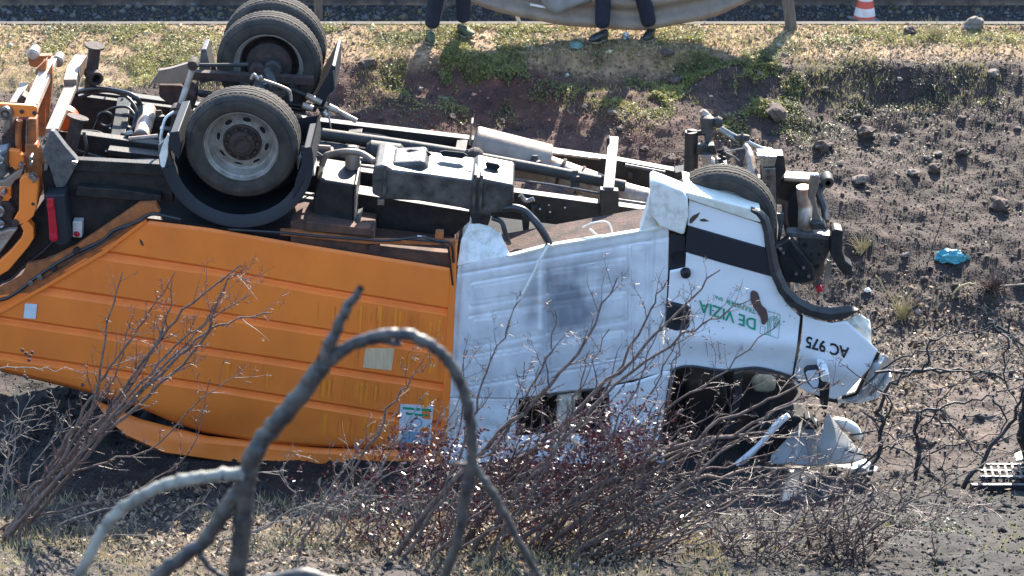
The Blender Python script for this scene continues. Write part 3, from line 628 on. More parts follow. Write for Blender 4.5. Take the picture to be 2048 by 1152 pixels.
# plates and pipes between the rear wheels and the tail
slab('splash_plate', A([(618, 345), (655, 290), (700, 282), (790, 256), (792, 300), (752, 345)]), 1.08, 1.12, M['beige_metal'], TR, .004)
slab('rust_block', A([(652, 350), (745, 352), (800, 400), (795, 455), (700, 435), (655, 400)]), 1.15, 1.35, M['rusty'], TR, .01)
tube('anti_roll_link', A([(796, 268, .95), (770, 350, .9), (735, 452, .8)]), .022, M['pale_rust'], TR)
lathe('link_bush', T(*A([(792, 272)])[0], .9), N, [(0, 0), (.035, 0), (.04, .02), (.04, .08), (0, .09)], M['hub'], TR, 20)
lathe('link_bush', T(*A([(722, 462)])[0], .72), N, [(0, 0), (.035, 0), (.04, .02), (.04, .08), (0, .09)], M['hub'], TR, 20)
tube('anti_roll_bar', A([(805, 268, 1.1), (900, 268, 1.1), (1020, 266, 1.1)]), .014, M['black_dusty'], TR)
tube('anti_roll_bar', A([(730, 480, .7), (790, 486, .6)]), .018, M['black_dusty'], TR)
slab('link_bracket', A([(705, 470), (740, 470), (745, 590), (700, 590)]), .55, .62, M['hub'], TR, .006)
bar('rear_arm', A([(650, 300, 1.3)])[0], A([(1290, 330, 1.3)])[0], .06, .06, M['hub'], TR)
tube('air_pipe', A([(665, 600, .3), (662, 560, .3), (680, 490, .35), (715, 460, .4)]), .010, M['white_dusty'], TR)
slab('bright_stay', A([(655, 640), (668, 600), (690, 550), (696, 560), (690, 640), (675, 700), (660, 680)]), .0, .02, M['white_dusty'], TR, .004)
tube('cylinder', [(297, 222, 1.25), (282, 276, .75)], .058, M['pale_rust'], TR, 24)
tube('rust_strap', A([(530, 572, .55), (650, 560, .55)]), .016, M['pale_rust'], TR)
tube('hose', A([(300, 385, 1.4), (380, 365, 1.3), (470, 372, 1.2), (550, 395, 1.1), (578, 440, 1.1), (565, 510, 1.0), (520, 555, .9)]), .018, M['hose'], TR)
tube('hose', A([(330, 400, 1.3), (420, 375, 1.3), (510, 392, 1.2), (560, 450, 1.1), (548, 520, 1.0)]), .012, M['hose'], TR)
tube('hose', A([(340, 540, .8), (400, 545, .8), (440, 560, .75), (520, 565, .75)]), .013, M['hose'], TR)
tube('hose', A([(345, 545, .55), (355, 600, .5), (350, 650, .5), (325, 690, .5)]), .012, M['hose'], TR)
for x, y in ((435, 490), (520, 500)): lathe('coiled_hose', T(*A([(x, y)])[0], 1.15), N, [(.055+.011*math.cos(q*.7854), .011*math.sin(q*.7854)) for q in range(9)], M['hose'], TR, 32)
tube('hose', A([(360, 600, 1.2), (420, 470, 1.2), (520, 440, 1.2), (570, 500, 1.1)]), .01, M['hose'], TR)
tube('small_bolt', A([(518, 552, .7), (545, 548, .7)]), .02, M['steel'], TR)
# buffer posts
def post(top_, bot_, r):
    a, b = T(*bot_), T(*top_); ax = (b-a).normalized(); L = (b-a).length
    lathe('buffer_post', a, ax, [(0, 0), (r, 0), (r, L-.015), (r*1.62, L-.012), (r*1.62, L+.002), (0, L+.004)], M['hub'], TR, 28)
post((190, 91, 1.35), (180, 180, 1.35), .043); post((156, 234, .45), (138, 305, .4), .046)
lathe('tow_ring', T(193, 158, 1.25), (N+UX*-.5).normalized(), [(.032, 0), (.05, 0), (.053, .02), (.053, .14), (.032, .14), (.032, 0)], M['hub'], TR, 28)
# under-run bar
bar('underrun_bar', (104, 262, .2), (141, 176, .98), .085, .035, M['beige_metal'], TR, side=UX)
bar('underrun_bar', (141, 172, 1.0), (148, 142, 1.25), .09, .10, M['beige_metal'], TR, side=UX)
bar('underrun_bar', (149, 143, 1.25), (163, 122, 1.45), .09, .10, M['beige_metal'], TR, side=UX)
slab('underrun_plate', [(100, 262), (106, 262), (132, 296), (156, 323), (152, 333), (130, 374), (112, 376), (99, 335), (84, 306)], .08, .14, M['grey'], TR, .006)
slab('underrun_plate_edge', [(142, 322), (155, 325), (153, 332), (143, 329)], .05, .08, M['steel'], TR, .002)
# ---- bin lifting gear
bar('lift_beam', (62, 214, .35), (104, 118, 1.25), .09, .05, M['pale_rust'], TR, side=UX)
slab('lift_beam_side', [(92, 150), (104, 128), (105, 160), (93, 268), (90, 268)], .9, .94, M['orange_brown'], TR, .004)
slab('lift_post', [(71, 140), (92, 120), (90, 190), (90, 272), (70, 272)], .95, 1.02, M['orange_brown'], TR, .006)
slab('lift_post', Z1([(255, 820), (330, 820), (335, 1130), (250, 1130)]), .22, .3, M['orange_brown'], TR, .006)
slab('knuckle_plate', Z1([(250, 240), (290, 215), (340, 240), (470, 235), (470, 270), (400, 300), (330, 350), (270, 335)]), 1.2, 1.26, M['orange_brown'], TR, .008)
lathe('knuckle_boss', T(*Z1([(525, 300)])[0], 1.2), N, [(0, 0), (.03, 0), (.043, .015), (.043, .1), (0, .1)], M['beige_metal'], TR, 24)
lathe('knuckle_boss', T(*Z1([(300, 235)])[0], 1.15), N, [(0, 0), (.03, 0), (.043, .015), (.043, .1), (0, .1)], M['pale_rust'], TR, 24)
lp = slab('lift_plate', Z1([(-100, 675), (0, 680), (310, 698), (340, 715), (345, 760), (325, 808), (0, 800), (-100, 800)]), .2, .235, M['orange'], TR, .008)
lathe('plate_boss', T(13, 224, .2), -N, [(.05, 0), (.047, .03), (.03, .034), (.026, .02), (.018, .02), (.015, .045), (0, .047)], M['steel'], lp, 28)
for x, y in ((202, 752), (318, 765)): lathe('plate_bolt', T(*Z1([(x, y)])[0], .2), -N, [(.016, 0), (.013, .01), (0, .01)], M['hub'], lp, 12)
slab('lift_link', Z1([(40, 830), (110, 800), (100, 900), (60, 960), (10, 950)]), .2, .26, M['steel'], TR, .01)
bar('lift_arm', (28, 212, .6), (50, 173, 1.0), .06, .06, M['beige_metal'], TR, side=UX)
slab('lift_block', Z1([(155, 650), (200, 600), (260, 640), (250, 690), (150, 690)]), .5, .6, M['black_dusty'], TR, .008)
slab('lift_column', Z1([(140, 810), (250, 815), (245, 1130), (20, 1130), (10, 980), (90, 900)]), .3, .4, M['hub'], TR, .01)
tube('hydraulic_rod', Z1([(252, 820, .2), (246, 980, .2), (252, 1140, .2)]), .008, M['steel'], TR)
tube('hydraulic_hose', Z1([(180, 830, .25), (170, 950, .25), (175, 1100, .25)]), .022, M['orange_brown'], TR)
slab('orange_cowl', Z1([(475, 745), (510, 735), (520, 790), (480, 800)]), 1.0, 1.05, M['orange_plastic'], TR, .01)
lathe('orange_cowl', T(*Z1([(590, 855)])[0], .55), N, [(0, 0), (.06, .01), (.085, .04), (.09, .1), (0, .12)], M['orange_plastic'], TR, 24)
slab('lift_plate', Z2([(60, 0), (130, 10), (170, 60), (170, 120), (110, 150), (60, 100)]), .15, .2, M['orange'], TR, .008)
slab('lift_post', Z2([(180, -40), (260, -40), (290, 30), (310, 130), (300, 300), (255, 420), (180, 300), (180, 130)]), .18, .26, M['orange_brown'], TR, .008)
slab('lift_cheek', Z2([(60, 140), (175, 120), (160, 250), (130, 430), (80, 420), (80, 260)]), .16, .2, M['hub'], TR, .006)
la = slab('lift_hook', Z2([(140, 215), (165, 192), (245, 195), (270, 235), (268, 400), (240, 480), (180, 532), (130, 540), (98, 500), (135, 440)]), .02, .09, M['orange'], TR, .008)
lathe('hook_bolt', T(*Z2([(238, 388)])[0], .02), -N, [(.012, 0), (.01, .006), (0, .006)], M['hub'], la, 10)
lathe('hook_pin', T(*Z2([(112, 520)])[0], .02), -N, [(.024, 0), (.022, .02), (0, .02)], M['hub'], la, 14)
slab('hook_lit_edge', Z2([(200, 185), (235, 180), (265, 215), (240, 245), (225, 215), (205, 205)]), -.0, .05, M['steel'], TR, .003)  # pale steel piece stands for the hook's sunlit top
slab('lift_hook_lower', Z2([(145, 545), (200, 515), (240, 560), (243, 640), (200, 705), (60, 870), (0, 905), (-100, 960), (-100, 880), (0, 800), (70, 735), (150, 640), (168, 585)]), .02, .09, M['orange'], TR, .008)
slab('lift_frame', Z2([(-60, 30), (50, 5), (45, 180), (0, 225), (-60, 230)]), .1, .25, M['grey'], TR, .02)
slab('lift_frame', Z2([(-60, 230), (30, 220), (100, 170), (165, 135), (150, 200), (110, 220), (80, 265), (-60, 262)]), .08, .14, M['beige_metal'], TR, .008)
slab('lift_frame', Z2([(-40, 275), (80, 268), (78, 340), (60, 375), (-40, 380)]), .12, .18, M['orange'], TR, .008)
slab('lift_frame', Z2([(-60, 390), (60, 370), (120, 440), (90, 490), (130, 560), (60, 600), (-60, 620)]), .1, .3, M['hub'], TR, .02)
slab('lift_frame', Z2([(-60, 620), (60, 575), (125, 570), (60, 660), (0, 740), (-60, 780)]), .05, .1, M['pale_rust'], TR, .01)
for x, y, r in ((5, 60, .03), (30, 300, .018), (0, 350, .016), (-10, 430, .05), (150, 100, .012), (228, 45, .014), (228, 85, .012), (10, 520, .03)): lathe('lift_pin', T(*Z2([(x, y)])[0], .1), -N, [(r, -.02), (r, .03), (r*.8, .036), (r*.5, .03), (0, .035)], M['steel'], TR, 16)
slab('lift_clip', Z2([(320, 80), (335, 75), (348, 110), (340, 150), (315, 150)]), .1, .13, M['steel'], TR, .004)
# ---- battery box, fuel tank
def box8(name, f, v0, v1, m, parent, bevel, **k): return slab(name, f, v0, v1, m, parent, bevel, **k)
bb = slab('battery_box', B([(205, 600), (225, 572), (432, 605), (425, 820), (180, 800), (190, 690)]), .14, .50, M['black'], TR, .02)
slab('box_strap', B([(432, 600), (442, 602), (436, 700), (434, 822), (424, 822), (426, 700)]), .12, .5, M['grey'], TR, .003)
slab('box_leg', B([(445, 770), (475, 760), (460, 830), (428, 822)]), .13, .2, M['grey'], TR, .004)
slab('box_tag', B([(235, 790), (322, 803), (320, 815), (234, 806)]), .10, .14, M['steel'], TR, .002)
slab('box_ledge', B([(90, 440), (130, 445), (120, 500), (190, 480), (200, 560), (100, 520)]), .3, .5, M['white_dusty'], TR, .01)
lathe('elbow_pipe', T(*B([(418, 470)])[0], .42), Vector((0, .15, 1)), [(.052, -.05), (.052, .06), (.045, .09), (.03, .11), (0, .118)], M['beige_metal'], TR, 28)
tube('coolant_pipe', B([(240, 492, .3), (262, 440, .3), (300, 424, .3), (380, 412, .28), (450, 418, .28), (500, 440, .25), (540, 468, .2)]), .022, M['beige_metal'], TR)
tube('pipe_tee', B([(215, 385, .4), (290, 390, .4)]), .016, M['beige_metal'], TR); tube('pipe_tee', B([(292, 395, .35), (300, 430, .3)]), .02, M['beige_metal'], TR)
ft = slab('fuel_tank', B([(530, 560), (545, 498), (600, 490), (650, 520), (860, 545), (1110, 580), (1130, 560), (1180, 572), (1345, 605), (1345, 700), (1310, 762), (1180, 775), (1040, 740), (800, 700), (600, 690), (530, 660)]), .12, .50, M['tank'], TR, .045, seg=4, ang=60)
slab('tank_ridge', B([(640, 480), (835, 470), (870, 560), (640, 535)]), .2, .47, M['tank'], ft, .03, seg=3, ang=60)
slab('tank_ridge', B([(900, 515), (1120, 530), (1130, 590), (890, 560)]), .24, .48, M['tank'], ft, .03, seg=3, ang=60)
slab('tank_ridge', B([(1190, 545), (1335, 575), (1340, 625), (1190, 600)]), .2, .46, M['tank'], ft, .03, seg=3, ang=60)
for x, y, w, v in ((800, 425, 74, .4), (1000, 430, 80, .4), (1225, 497, 44, .32)):
    vs = []; cpt = T(*B([(x, y)])[0], v); e2 = (N*.8+UX*.05); 
    sl = slab('tank_recess', B([(x-w, y-14), (x-w*.7, y-22), (x+w*.7, y-10), (x+w, y+6), (x+w*.6, y+24), (x-w*.8, y+10)]), v-.02, v, M['interior'], ft, .004)
for x0 in (612, 1128, 1165):
    pts = B([(x0+8, 425+(x0-612)*.06, .47), (x0+2, 440+(x0-612)*.08, .40), (x0-4, 500+(x0-612)*.1, .11), (x0-12, 640+(x0-612)*.11, .10), (x0-18, 690+(x0-612)*.11, .12)])
    vsx, fsx = [], []
    P = [T(*p) for p in pts]; v0, f0 = tube_data(P, .012, 6); mk('tank_strap', v0, f0, M['tank'], ft, ang=40)
slab('tank_support', B([(440, 655), (1100, 760), (1090, 820), (960, 935), (440, 855)]), .35, .5, M['black'], TR, .01)
slab('tank_bracket', B([(560, 690), (600, 690), (600, 722), (560, 722)]), .10, .13, M['steel'], TR, .004)
slab('tank_bracket', B([(1095, 780), (1215, 790), (1195, 850), (1110, 830)]), .2, .45, M['black'], TR, .006)
# ---- exhaust
e0, e1 = T(946, 292, 1.25), T(1096, 330, 1.25); ax = (e1-e0).normalized(); L = (e1-e0).length
lathe('silencer', e0, ax, [(0, 0), (.142, 0), (.148, .008), (.15, .02), (.15, L-.02), (.148, L-.008), (.142, L), (0, L)], M['beige_metal'], TR, 40, ang=40)
slab('heat_shield', B([(1085, 375), (1100, 250), (1112, 248), (1100, 380)]), 1.0, 1.1, M['beige_metal'], TR, .004)
tube('exhaust_pipe', [(1090, 330, 1.2), (1120, 345, 1.2), (1180, 368, 1.15), (1240, 388, 1.1), (1300, 400, 1.05), (1345, 408, 1.0)], [.08, .095, .10, .095, .08, .06], M['pale_rust'], TR, 28)
for x, y in ((1122, 345), (1160, 360)): lathe('exhaust_clamp', T(x, y, 1.18), (T(1240, 388, 1.1)-T(1120, 345, 1.2)).normalized(), [(.104, -.012), (.109, 0), (.104, .012)], M['rusty'], TR, 32)
bar('heat_shield_rail', B([(1560, 415, 1.35)])[0], B([(1850, 450, 1.35)])[0], .05, .02, M['steel'], TR)
# ---- drive line, air tanks, valves and pipe runs between the rails
tube('drive_shaft', [(640, 268, 1.02), (800, 290, 1.02), (940, 312, 1.02)], .045, M['black_dusty'], TR, 18)
tube('drive_shaft', [(960, 316, 1.02), (1100, 342, 1.02), (1250, 372, 1.02)], .04, M['black_dusty'], TR, 18)
lathe('shaft_joint', T(950, 314, 1.02), (T(960, 316, 1.02)-T(940, 312, 1.02)).normalized(), [(0, -.06), (.05, -.05), (.07, -.02), (.07, .02), (.05, .05), (0, .06)], M['hub'], TR, 20)
for x, y, L in ((610, 300, 80), (735, 300, 70)):
    a = T(x, y, .95); b = T(x+L, y+L*.13, .95); lathe('air_tank', a, (b-a).normalized(), [(0, -.02), (.05, -.01), (.075, .02), (.075, (b-a).length-.02), (.05, (b-a).length+.01), (0, (b-a).length+.02)], M['black_dusty'], TR, 24)
rq = random.Random(5)
for k in range(9):
    v = rq.uniform(.72, 1.38); x0 = rq.uniform(140, 700); x1 = x0+rq.uniform(180, 560); f = lambda x: 262+(x-110)*.134-(v-.66)*112+rq.uniform(-4, 6)
    tube('brake_pipe' if k % 2 else 'cable', [(x0+(x1-x0)*j/5, f(x0+(x1-x0)*j/5), v) for j in range(6)], rq.choice([.007, .009, .012]), M['hose' if k % 3 else 'grey'], TR, 7, k=4)
for k in range(26):
    far = k % 2; v = 1.40 if far else .60; x = rq.uniform(150, 1260); base = (190+(x-146)*.125) if far else (262+(x-110)*.134); y = base+rq.uniform(14, 34); w = rq.uniform(5, 13); h = rq.uniform(6, 15)
    if 360 < x < 600: continue
    slab('rail_bracket', [(x, y), (x+w, y+w*.14), (x+w*.9, y+h), (x+w*.1, y+h)], v-.04, v+.01, M[rq.choice(['black', 'black_dusty', 'hub', 'grey'])], TR, .004)
for x, y, v in ((250, 262, 1.0), (318, 240, 1.2), (575, 250, 1.2), (640, 330, .8), (1150, 360, 1.0), (1070, 330, 1.1)):
    lathe('valve', T(x, y, v), Vector((0, .2, 1)), [(0, -.05), (.03, -.05), (.035, -.01), (.045, 0), (.045, .03), (.03, .04), (.02, .07), (0, .07)], M['black_dusty'], TR, 16)
slab('spare_plate', [(215, 300), (330, 314), (330, 326), (216, 311)], .5, .6, M['black'], TR, .004)
tube('long_hose', [(150, 300, .55), (230, 322, .5), (300, 318, .5), (345, 335, .5)], .012, M['hose'], TR)
for a, b in (((1235, 400, .58), (1290, 408, .58)), ((1250, 330, 1.4), (1330, 345, 1.4))): tube('rail_pipe', [a, b], .012, M['grey'], TR)
# ---- hoses and rods above the crew cab
tube('filler_hose', [(1005, 418, .15), (1025, 415, .12), (1046, 420, .1), (1062, 434, .08), (1075, 448, .05), (1088, 468, .03), (1099, 488, .02)], .026, M['hose'], TR, 14)
tube('filler_hose', [(985, 436, .15), (1003, 444, .12), (1010, 464, .1), (1018, 488, .1)], .018, M['hose'], TR)
tube('hanging_rod', [(1098, 488, -.03), (1080, 520, -.05), (1060, 560, -.06), (1033, 612, -.06)], .010, M['white_dusty'], TR)
tube('wire', [(1165, 455, .1), (1185, 446, .1), (1208, 443, .1), (1220, 450, .1), (1226, 470, .1)], .006, M['white_dusty'], TR)
tube('wire', [(1180, 458, .12), (1195, 472, .12)], .008, M['white_dusty'], TR); tube('wire', [(1128, 490, .05), (1160, 480, .05), (1180, 486, .05)], .006, M['white_dusty'], TR)
tube('bracket_pipe', [(1040, 390, .45), (1052, 402, .45), (1068, 398, .45)], .018, M['steel'], TR)
slab('hanger_plate', B([(1390, 780), (1440, 790), (1430, 890), (1400, 880)]), .5, .54, M['black'], TR, .004)
# ---- front end
slab('front_rail', Z4([(-30, 420), (30, 410), (100, 390), (100, 430), (-30, 450)]), 1.3, 1.42, M['black'], TR, .006)
tube('steering_lever', Z4([(65, 180, 1.0), (66, 300, 1.0), (62, 410, 1.0)]), [.045, .05, .05], M['black'], TR, 14)
tube('steering_lever', Z4([(40, 182, 1.0), (80, 190, 1.0), (140, 188, 1.0)]), .02, M['black'], TR)
slab('king_post', Z4([(135, 110), (180, 108), (182, 260), (145, 262)]), 1.0, 1.08, M['grey'], TR, .01)
tube('ball_joint', Z4([(125, 60, 1.0), (140, 80, 1.0), (160, 105, 1.0), (185, 115, 1.0)]), [.018, .03, .035, .025], M['pale_rust'], TR, 12)
lathe('ball_joint', T(*Z4([(158, 135)])[0], .96), Vector((0, .2, 1)), [(0, -.07), (.04, -.07), (.045, -.02), (.052, 0), (.052, .04), (.03, .055), (0, .06)], M['black_dusty'], TR, 22)
lathe('ball_joint', T(*Z4([(218, 128)])[0], .96), UX, [(0, -.03), (.03, -.025), (.045, 0), (.03, .03), (0, .035)], M['black_dusty'], TR, 22)
slab('spring_seat', Z4([(100, 270), (200, 262), (215, 320), (95, 318)]), .9, .98, M['black'], TR, .012)
for x, y in ((115, 262), (205, 265), (170, 278)): lathe('seat_bolt', T(*Z4([(x, y)])[0], .95), Vector((0, 0, 1)), [(0, -.03), (.02, -.03), (.02, .02), (.012, .03), (0, .03)], M['black_dusty'], TR, 10)
slab('knuckle_bracket', Z4([(125, 318), (185, 318), (178, 358), (205, 365), (205, 405), (135, 405)]), .85, .95, M['steel'], TR, .008)
tube('coil_spring', [Z4([(235+18*math.cos(t*.9)+t*.6, 285+t*3.6, .95)])[0] for t in range(28)], .010, M['black'], TR, 6, k=3)
slab('lower_bracket', Z4([(215, 370), (275, 375), (275, 390), (215, 388)]), .85, 1.0, M['black'], TR, .006)
tube('tie_rod', Z4([(230, 158, 1.0), (290, 192, 1.0), (350, 222, 1.0)]), .014, M['steel'], TR); tube('tie_rod', Z4([(222, 170, .98), (280, 205, .98), (340, 238, .98)]), .014, M['steel'], TR)
lathe('rod_coupling', T(*Z4([(358, 218)])[0], .97), UX, [(0, -.05), (.02, -.045), (.028, -.01), (.045, 0), (.028, .01), (.02, .05), (0, .055)], M['black_dusty'], TR, 18)
tube('drag_rod', Z4([(375, 232, 1.0), (430, 262, 1.0), (480, 285, 1.0), (525, 295, 1.0), (545, 330, .95)]), [.013, .015, .018, .022, .018], M['alu'], TR, 12)
tube('brake_wire', Z4([(262, 298, .95), (310, 288, .95), (365, 278, .95)]), .005, M['steel'], TR); tube('brake_wire', Z4([(265, 305, .95), (310, 325, .95), (342, 352, .95)]), .005, M['steel'], TR)
tube('shock_absorber', Z4([(375, 262, .85), (395, 290, .8), (402, 330, .75), (415, 410, .65), (432, 500, .55)]), [.02, .022, .034, .034, .034], M['pale_rust'], TR, 14)
slab('spring_tower', Z4([(442, 318), (600, 322), (612, 420), (590, 440), (560, 560), (470, 560), (468, 390)]), .62, .74, M['black'], TR, .01)
slab('tower_face', Z4([(472, 392), (550, 392), (556, 620), (500, 640), (478, 560)]), .58, .62, M['steel'], TR, .006)
for y in (410, 450, 500, 545): lathe('tower_bolt', T(*Z4([(508, y)])[0], .58), -N, [(.012, 0), (.01, .01), (0, .01)], M['hub'], TR, 8)
slab('tower_top', Z4([(442, 318), (560, 325), (545, 385), (470, 388), (450, 350)]), .56, .62, M['alu'], TR, .008)
tube('drag_rod', Z4([(520, 300, .8), (540, 330, .7), (545, 350, .65)]), .026, M['black_dusty'], TR)
slab('front_cross_member', Z4([(600, 445), (780, 455), (770, 560), (640, 590), (560, 570), (570, 480)]), .7, .82, M['black'], TR, .012)
tube('cross_tube', Z4([(600, 455, .68), (680, 460, .68), (840, 470, .68)]), .016, M['beige_metal'], TR)
lathe('tube_end', T(*Z4([(852, 478)])[0], .6), N, [(.02, 0), (.04, 0), (.045, .02), (.045, .1), (0, .1)], M['black_dusty'], TR, 18)
tube('cross_tube', Z4([(780, 450, .7), (820, 480, .7), (800, 540, .65), (830, 620, .6), (840, 700, .5)]), .026, M['hose'], TR)
tube('intake_pipe', Z4([(712, 500, .5), (712, 560, .5), (722, 620, .5), (728, 700, .45), (722, 745, .45)]), [.05, .045, .05, .062, .05], M['pale_rust'], TR, 20)
slab('crumpled_sheet', Z4([(755, 430), (805, 432), (800, 500), (780, 560), (800, 650), (830, 715), (760, 720), (765, 620), (738, 560), (742, 480)]), .38, .42, M['alu'], TR, .012, seg=3)
slab('crumpled_end', Z4([(750, 705), (830, 712), (848, 745), (760, 752)]), .34, .46, M['black_dusty'], TR, .012)
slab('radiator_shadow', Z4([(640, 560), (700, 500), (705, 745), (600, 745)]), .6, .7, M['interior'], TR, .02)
bar('front_beam', Z4([(610, 758, .4)])[0], Z4([(866, 778, .4)])[0], .09, .035, M['grey'], TR)
fp = slab('bumper_carrier', Z4([(680, 785), (865, 790), (860, 880), (835, 930), (830, 1000), (770, 1060), (700, 1070), (640, 1000), (690, 900)]), .36, .42, M['black_dusty'], TR, .01)
for x, y, r in ((720, 835, 14), (755, 890, 8), (800, 890, 8), (815, 830, 6), (790, 960, 16), (840, 850, 5)): lathe('carrier_hole', T(*Z4([(x, y)])[0], .355), -N, [(r*.35/290, 0), (r*.3/290, .003), (0, .002)], M['interior'], fp, 14)
slab('bumper_bracket', Z4([(875, 755), (895, 745), (940, 755), (935, 870), (955, 930), (995, 960), (990, 1010), (950, 1015), (915, 975), (865, 890)]), .25, .36, M['black'], TR, .01)
slab('pale_stay', Z4([(555, 655), (598, 655), (595, 720), (575, 830), (560, 840), (570, 740)]), .42, .46, M['grey'], TR, .006)
slab('black_guard', Z4([(520, 600), (560, 610), (560, 850), (600, 1000), (560, 960), (530, 800)]), .35, .5, M['black'], TR, .01)
slab('radiator_frame', Z4([(555, 860), (635, 800), (770, 960), (780, 1040), (700, 1060), (600, 1050)]), .24, .34, M['black'], TR, .012)
slab('radiator_core', Z4([(612, 850), (650, 832), (735, 960), (700, 990)]), .235, .25, M['interior'], TR, .004)
for x, y in ((595, 885), (668, 1005), (742, 1020), (712, 970), (580, 865)): slab('bright_clip', Z4([(x-9, y-6), (x+9, y-8), (x+8, y+7), (x-8, y+6)]), .21, .24, M['steel'], TR, .002)
slab('torn_sheet', Z4([(850, 920), (872, 930), (875, 980), (850, 1080), (862, 1105), (835, 1110), (830, 1020)]), .3, .31, M['alu'], TR, .003)
slab('red_fitting', Z4([(782, 1085), (815, 1075), (825, 1105), (790, 1115)]), .28, .32, M['red_lens'], TR, .006)
slab('rust_fitting', Z4([(655, 1050), (690, 1035), (690, 1100), (660, 1105)]), .28, .34, M['pale_rust'], TR, .01)
tube('front_hose', Z4([(600, 600, .5), (605, 680, .45), (620, 760, .45)]), .02, M['rusty'], TR)

# ---- the cab: crew side panel with its pressings
def rrect(x, y, x0, y0, x1, y1, s=.10):      # distance to the outline of a pressed rectangle leaning with the panel
    yy = y+(x-1100)*.165; cx, cy = (x0+x1)/2, (y0+y1)/2; dx = abs(x-cx)-(x1-x0)/2; dy = abs(yy-cy)-(y1-y0)/2
    if dx < 0 and dy < 0: return max(dx, dy)
    return math.hypot(max(dx, 0), max(dy, 0))-6
def crew(px, py):
    d = .008*prn(px, py, .5, 12)+.004*prn(px, py, 2, 14)
    for (x0, y0, x1, y1) in ((945, 545, 1090, 580), (1100, 545, 1250, 580), (940, 612, 1090, 660), (1100, 612, 1250, 660), (940, 690, 1080, 740), (1100, 690, 1245, 740), (1262, 520, 1292, 740)):
        q = rrect(px, py, x0, y0, x1, y1); d += .0075*math.exp(-(q/2.6)**2)-(.002 if q < 0 else 0)
    for xx in (918, 1303):
        d += .014*math.exp(-((px-xx+(py-600)*.06)/3.2)**2)
    yy = py+(px-1100)*.175; d += .010*math.exp(-((yy-516)/3)**2)
    d += .03*math.exp(-((px-900+(py-700)*.05)/16)**2)*(prn(px, py*.6, 3, 18))
    return d
M['white_crew'] = mat('white_panel', (.76, .77, .77), .36, scale=5, col2=(.58, .585, .59), coat=.2, thr=(.3, .6), bump=.05, bscale=6, attr='col')
def grime(px, py):
    u = (px-1135)/75; w = (py-610)/120; g = math.exp(-(u*u+w*w))*(.55+.6*prn(px, py, 1.6, 61)+.25*prn(px*3, py*.5, 2, 66))
    st = .5+.5*prn(px*4, py*.35, 1.5, 70); g2 = .22*max(0, st-.45)*(1 if px < 1290 else .4)+.25*max(0, prn(px, py, 2.2, 74)-.1)
    rail = .35*math.exp(-((px-1080)/5)**2)*(1 if 480 < py < 660 else 0)
    k = min(.72, max(0, .85*g+1.3*g2+.05-rail)); return (1-k, 1-k*.96, 1-k*.9)
ctop = [(916, 532), (960, 523), (1018, 511), (1100, 490), (1200, 473), (1290, 459), (1338, 452)]
patch('crew_side_panel', [ctop, [(908, 600), (1100, 570), (1336, 545)], [(897, 700), (1100, 700), (1330, 660)], [(889, 795), (1035, 797), (1062, 793), (1122, 783), (1205, 775), (1324, 745)]],
      190, M['white_crew'], TR, [26, 34, 34], crew, .006, ang=60, colfn=grime)
patch('crew_rear_post', [[(889, 795), (1038, 797)], [(887, 870), (1030, 876)], [(889, 935), (1034, 936)]], 40, M['white'], TR, [14, 14], lambda x, y: .03*prn(x, y, 2.2, 4)+.01, .006, ang=60)
patch('door_post', [[(1214, 774), (1268, 764), (1324, 745)], [(1222, 850), (1260, 850), (1312, 850)], [(1206, 884), (1240, 895), (1300, 905)], [(1190, 935), (1240, 940), (1294, 945)]], 40, M['white'], TR, [14, 6, 10], lambda x, y: .012*prn(x, y, 1.5, 5)+.012*math.exp(-((x-1258+(y-820)*.12)/4)**2), .006, ang=60)
patch('crushed_roof_rail', [[(1030, 872, .02), (1080, 868, .06), (1118, 862, .02), (1165, 878, 0), (1210, 884, .02)], [(1030, 890), (1120, 885, .03), (1160, 902, .02), (1205, 912)], [(1034, 920), (1120, 912), (1198, 935)], [(1036, 945), (1198, 950)]], 60, M['white'], TR, [4, 6, 4], lambda x, y: .05*prn(x, y, 2.2, 8), .006, ang=60)
patch('crushed_roof', [[(889, 925, -.02), (1100, 940, -.03), (1294, 938, -.02), (1330, 945), (1420, 958)], [(892, 950, -.1), (1100, 962, -.14), (1300, 962, -.08), (1425, 968, -.05)], [(900, 960, .1), (1100, 972, .05), (1300, 976, .1), (1425, 976, .1)]], 80, M['white'], TR, [4, 4], lambda x, y: .05*prn(x, y, 2.5, 23), .006, ang=60)
tube('window_seal', [(1040, 800, -.005), (1062, 797, -.005), (1122, 787, -.005), (1195, 779, -.005), (1212, 784, -.005), (1217, 800, -.005), (1214, 850, -.005), (1204, 880, -.005)], .008, M['trim_dusty'], TR)
slab('crew_glass', [(1150, 800), (1212, 790), (1206, 876), (1150, 866)], .07, .074, M['glass'], TR, 0)
slab('cab_floor', [(925, 533), (1338, 458), (1338, 470), (925, 545)], .03, .42, M['rusty'], TR, .006)
slab('rust_edge', [(1018, 512), (1100, 491), (1338, 453), (1338, 457), (1100, 496), (1018, 516)], -.012, .03, M['cream'], TR, .002)
patch('wheel_box_panel', [[(938, 448, .14), (958, 447, .16), (978, 452, .16), (1001, 466, .12), (1018, 506, .03), (1020, 512, 0)], [(922, 480, .08), (960, 485, .1), (1014, 512, 0)], [(914, 532, 0), (960, 523, 0), (1012, 513, 0)]], 50, M['white_dusty'], TR, [12, 12], lambda x, y: .004*prn(x, y, 3, 2)-.006*math.exp(-((math.hypot(x-971, y-510)-7)/2)**2), .006, ang=60)
slab('cab_back_wall', [(920, 528), (935, 540), (905, 930), (889, 930), (897, 700)], .02, 1.8, M['white_dusty'], TR, .01)
slab('cab_interior', [(935, 560), (1338, 480), (1580, 560), (1600, 770), (1540, 950), (1300, 940), (900, 935)], .75, 1.8, M['interior'], TR, .02)
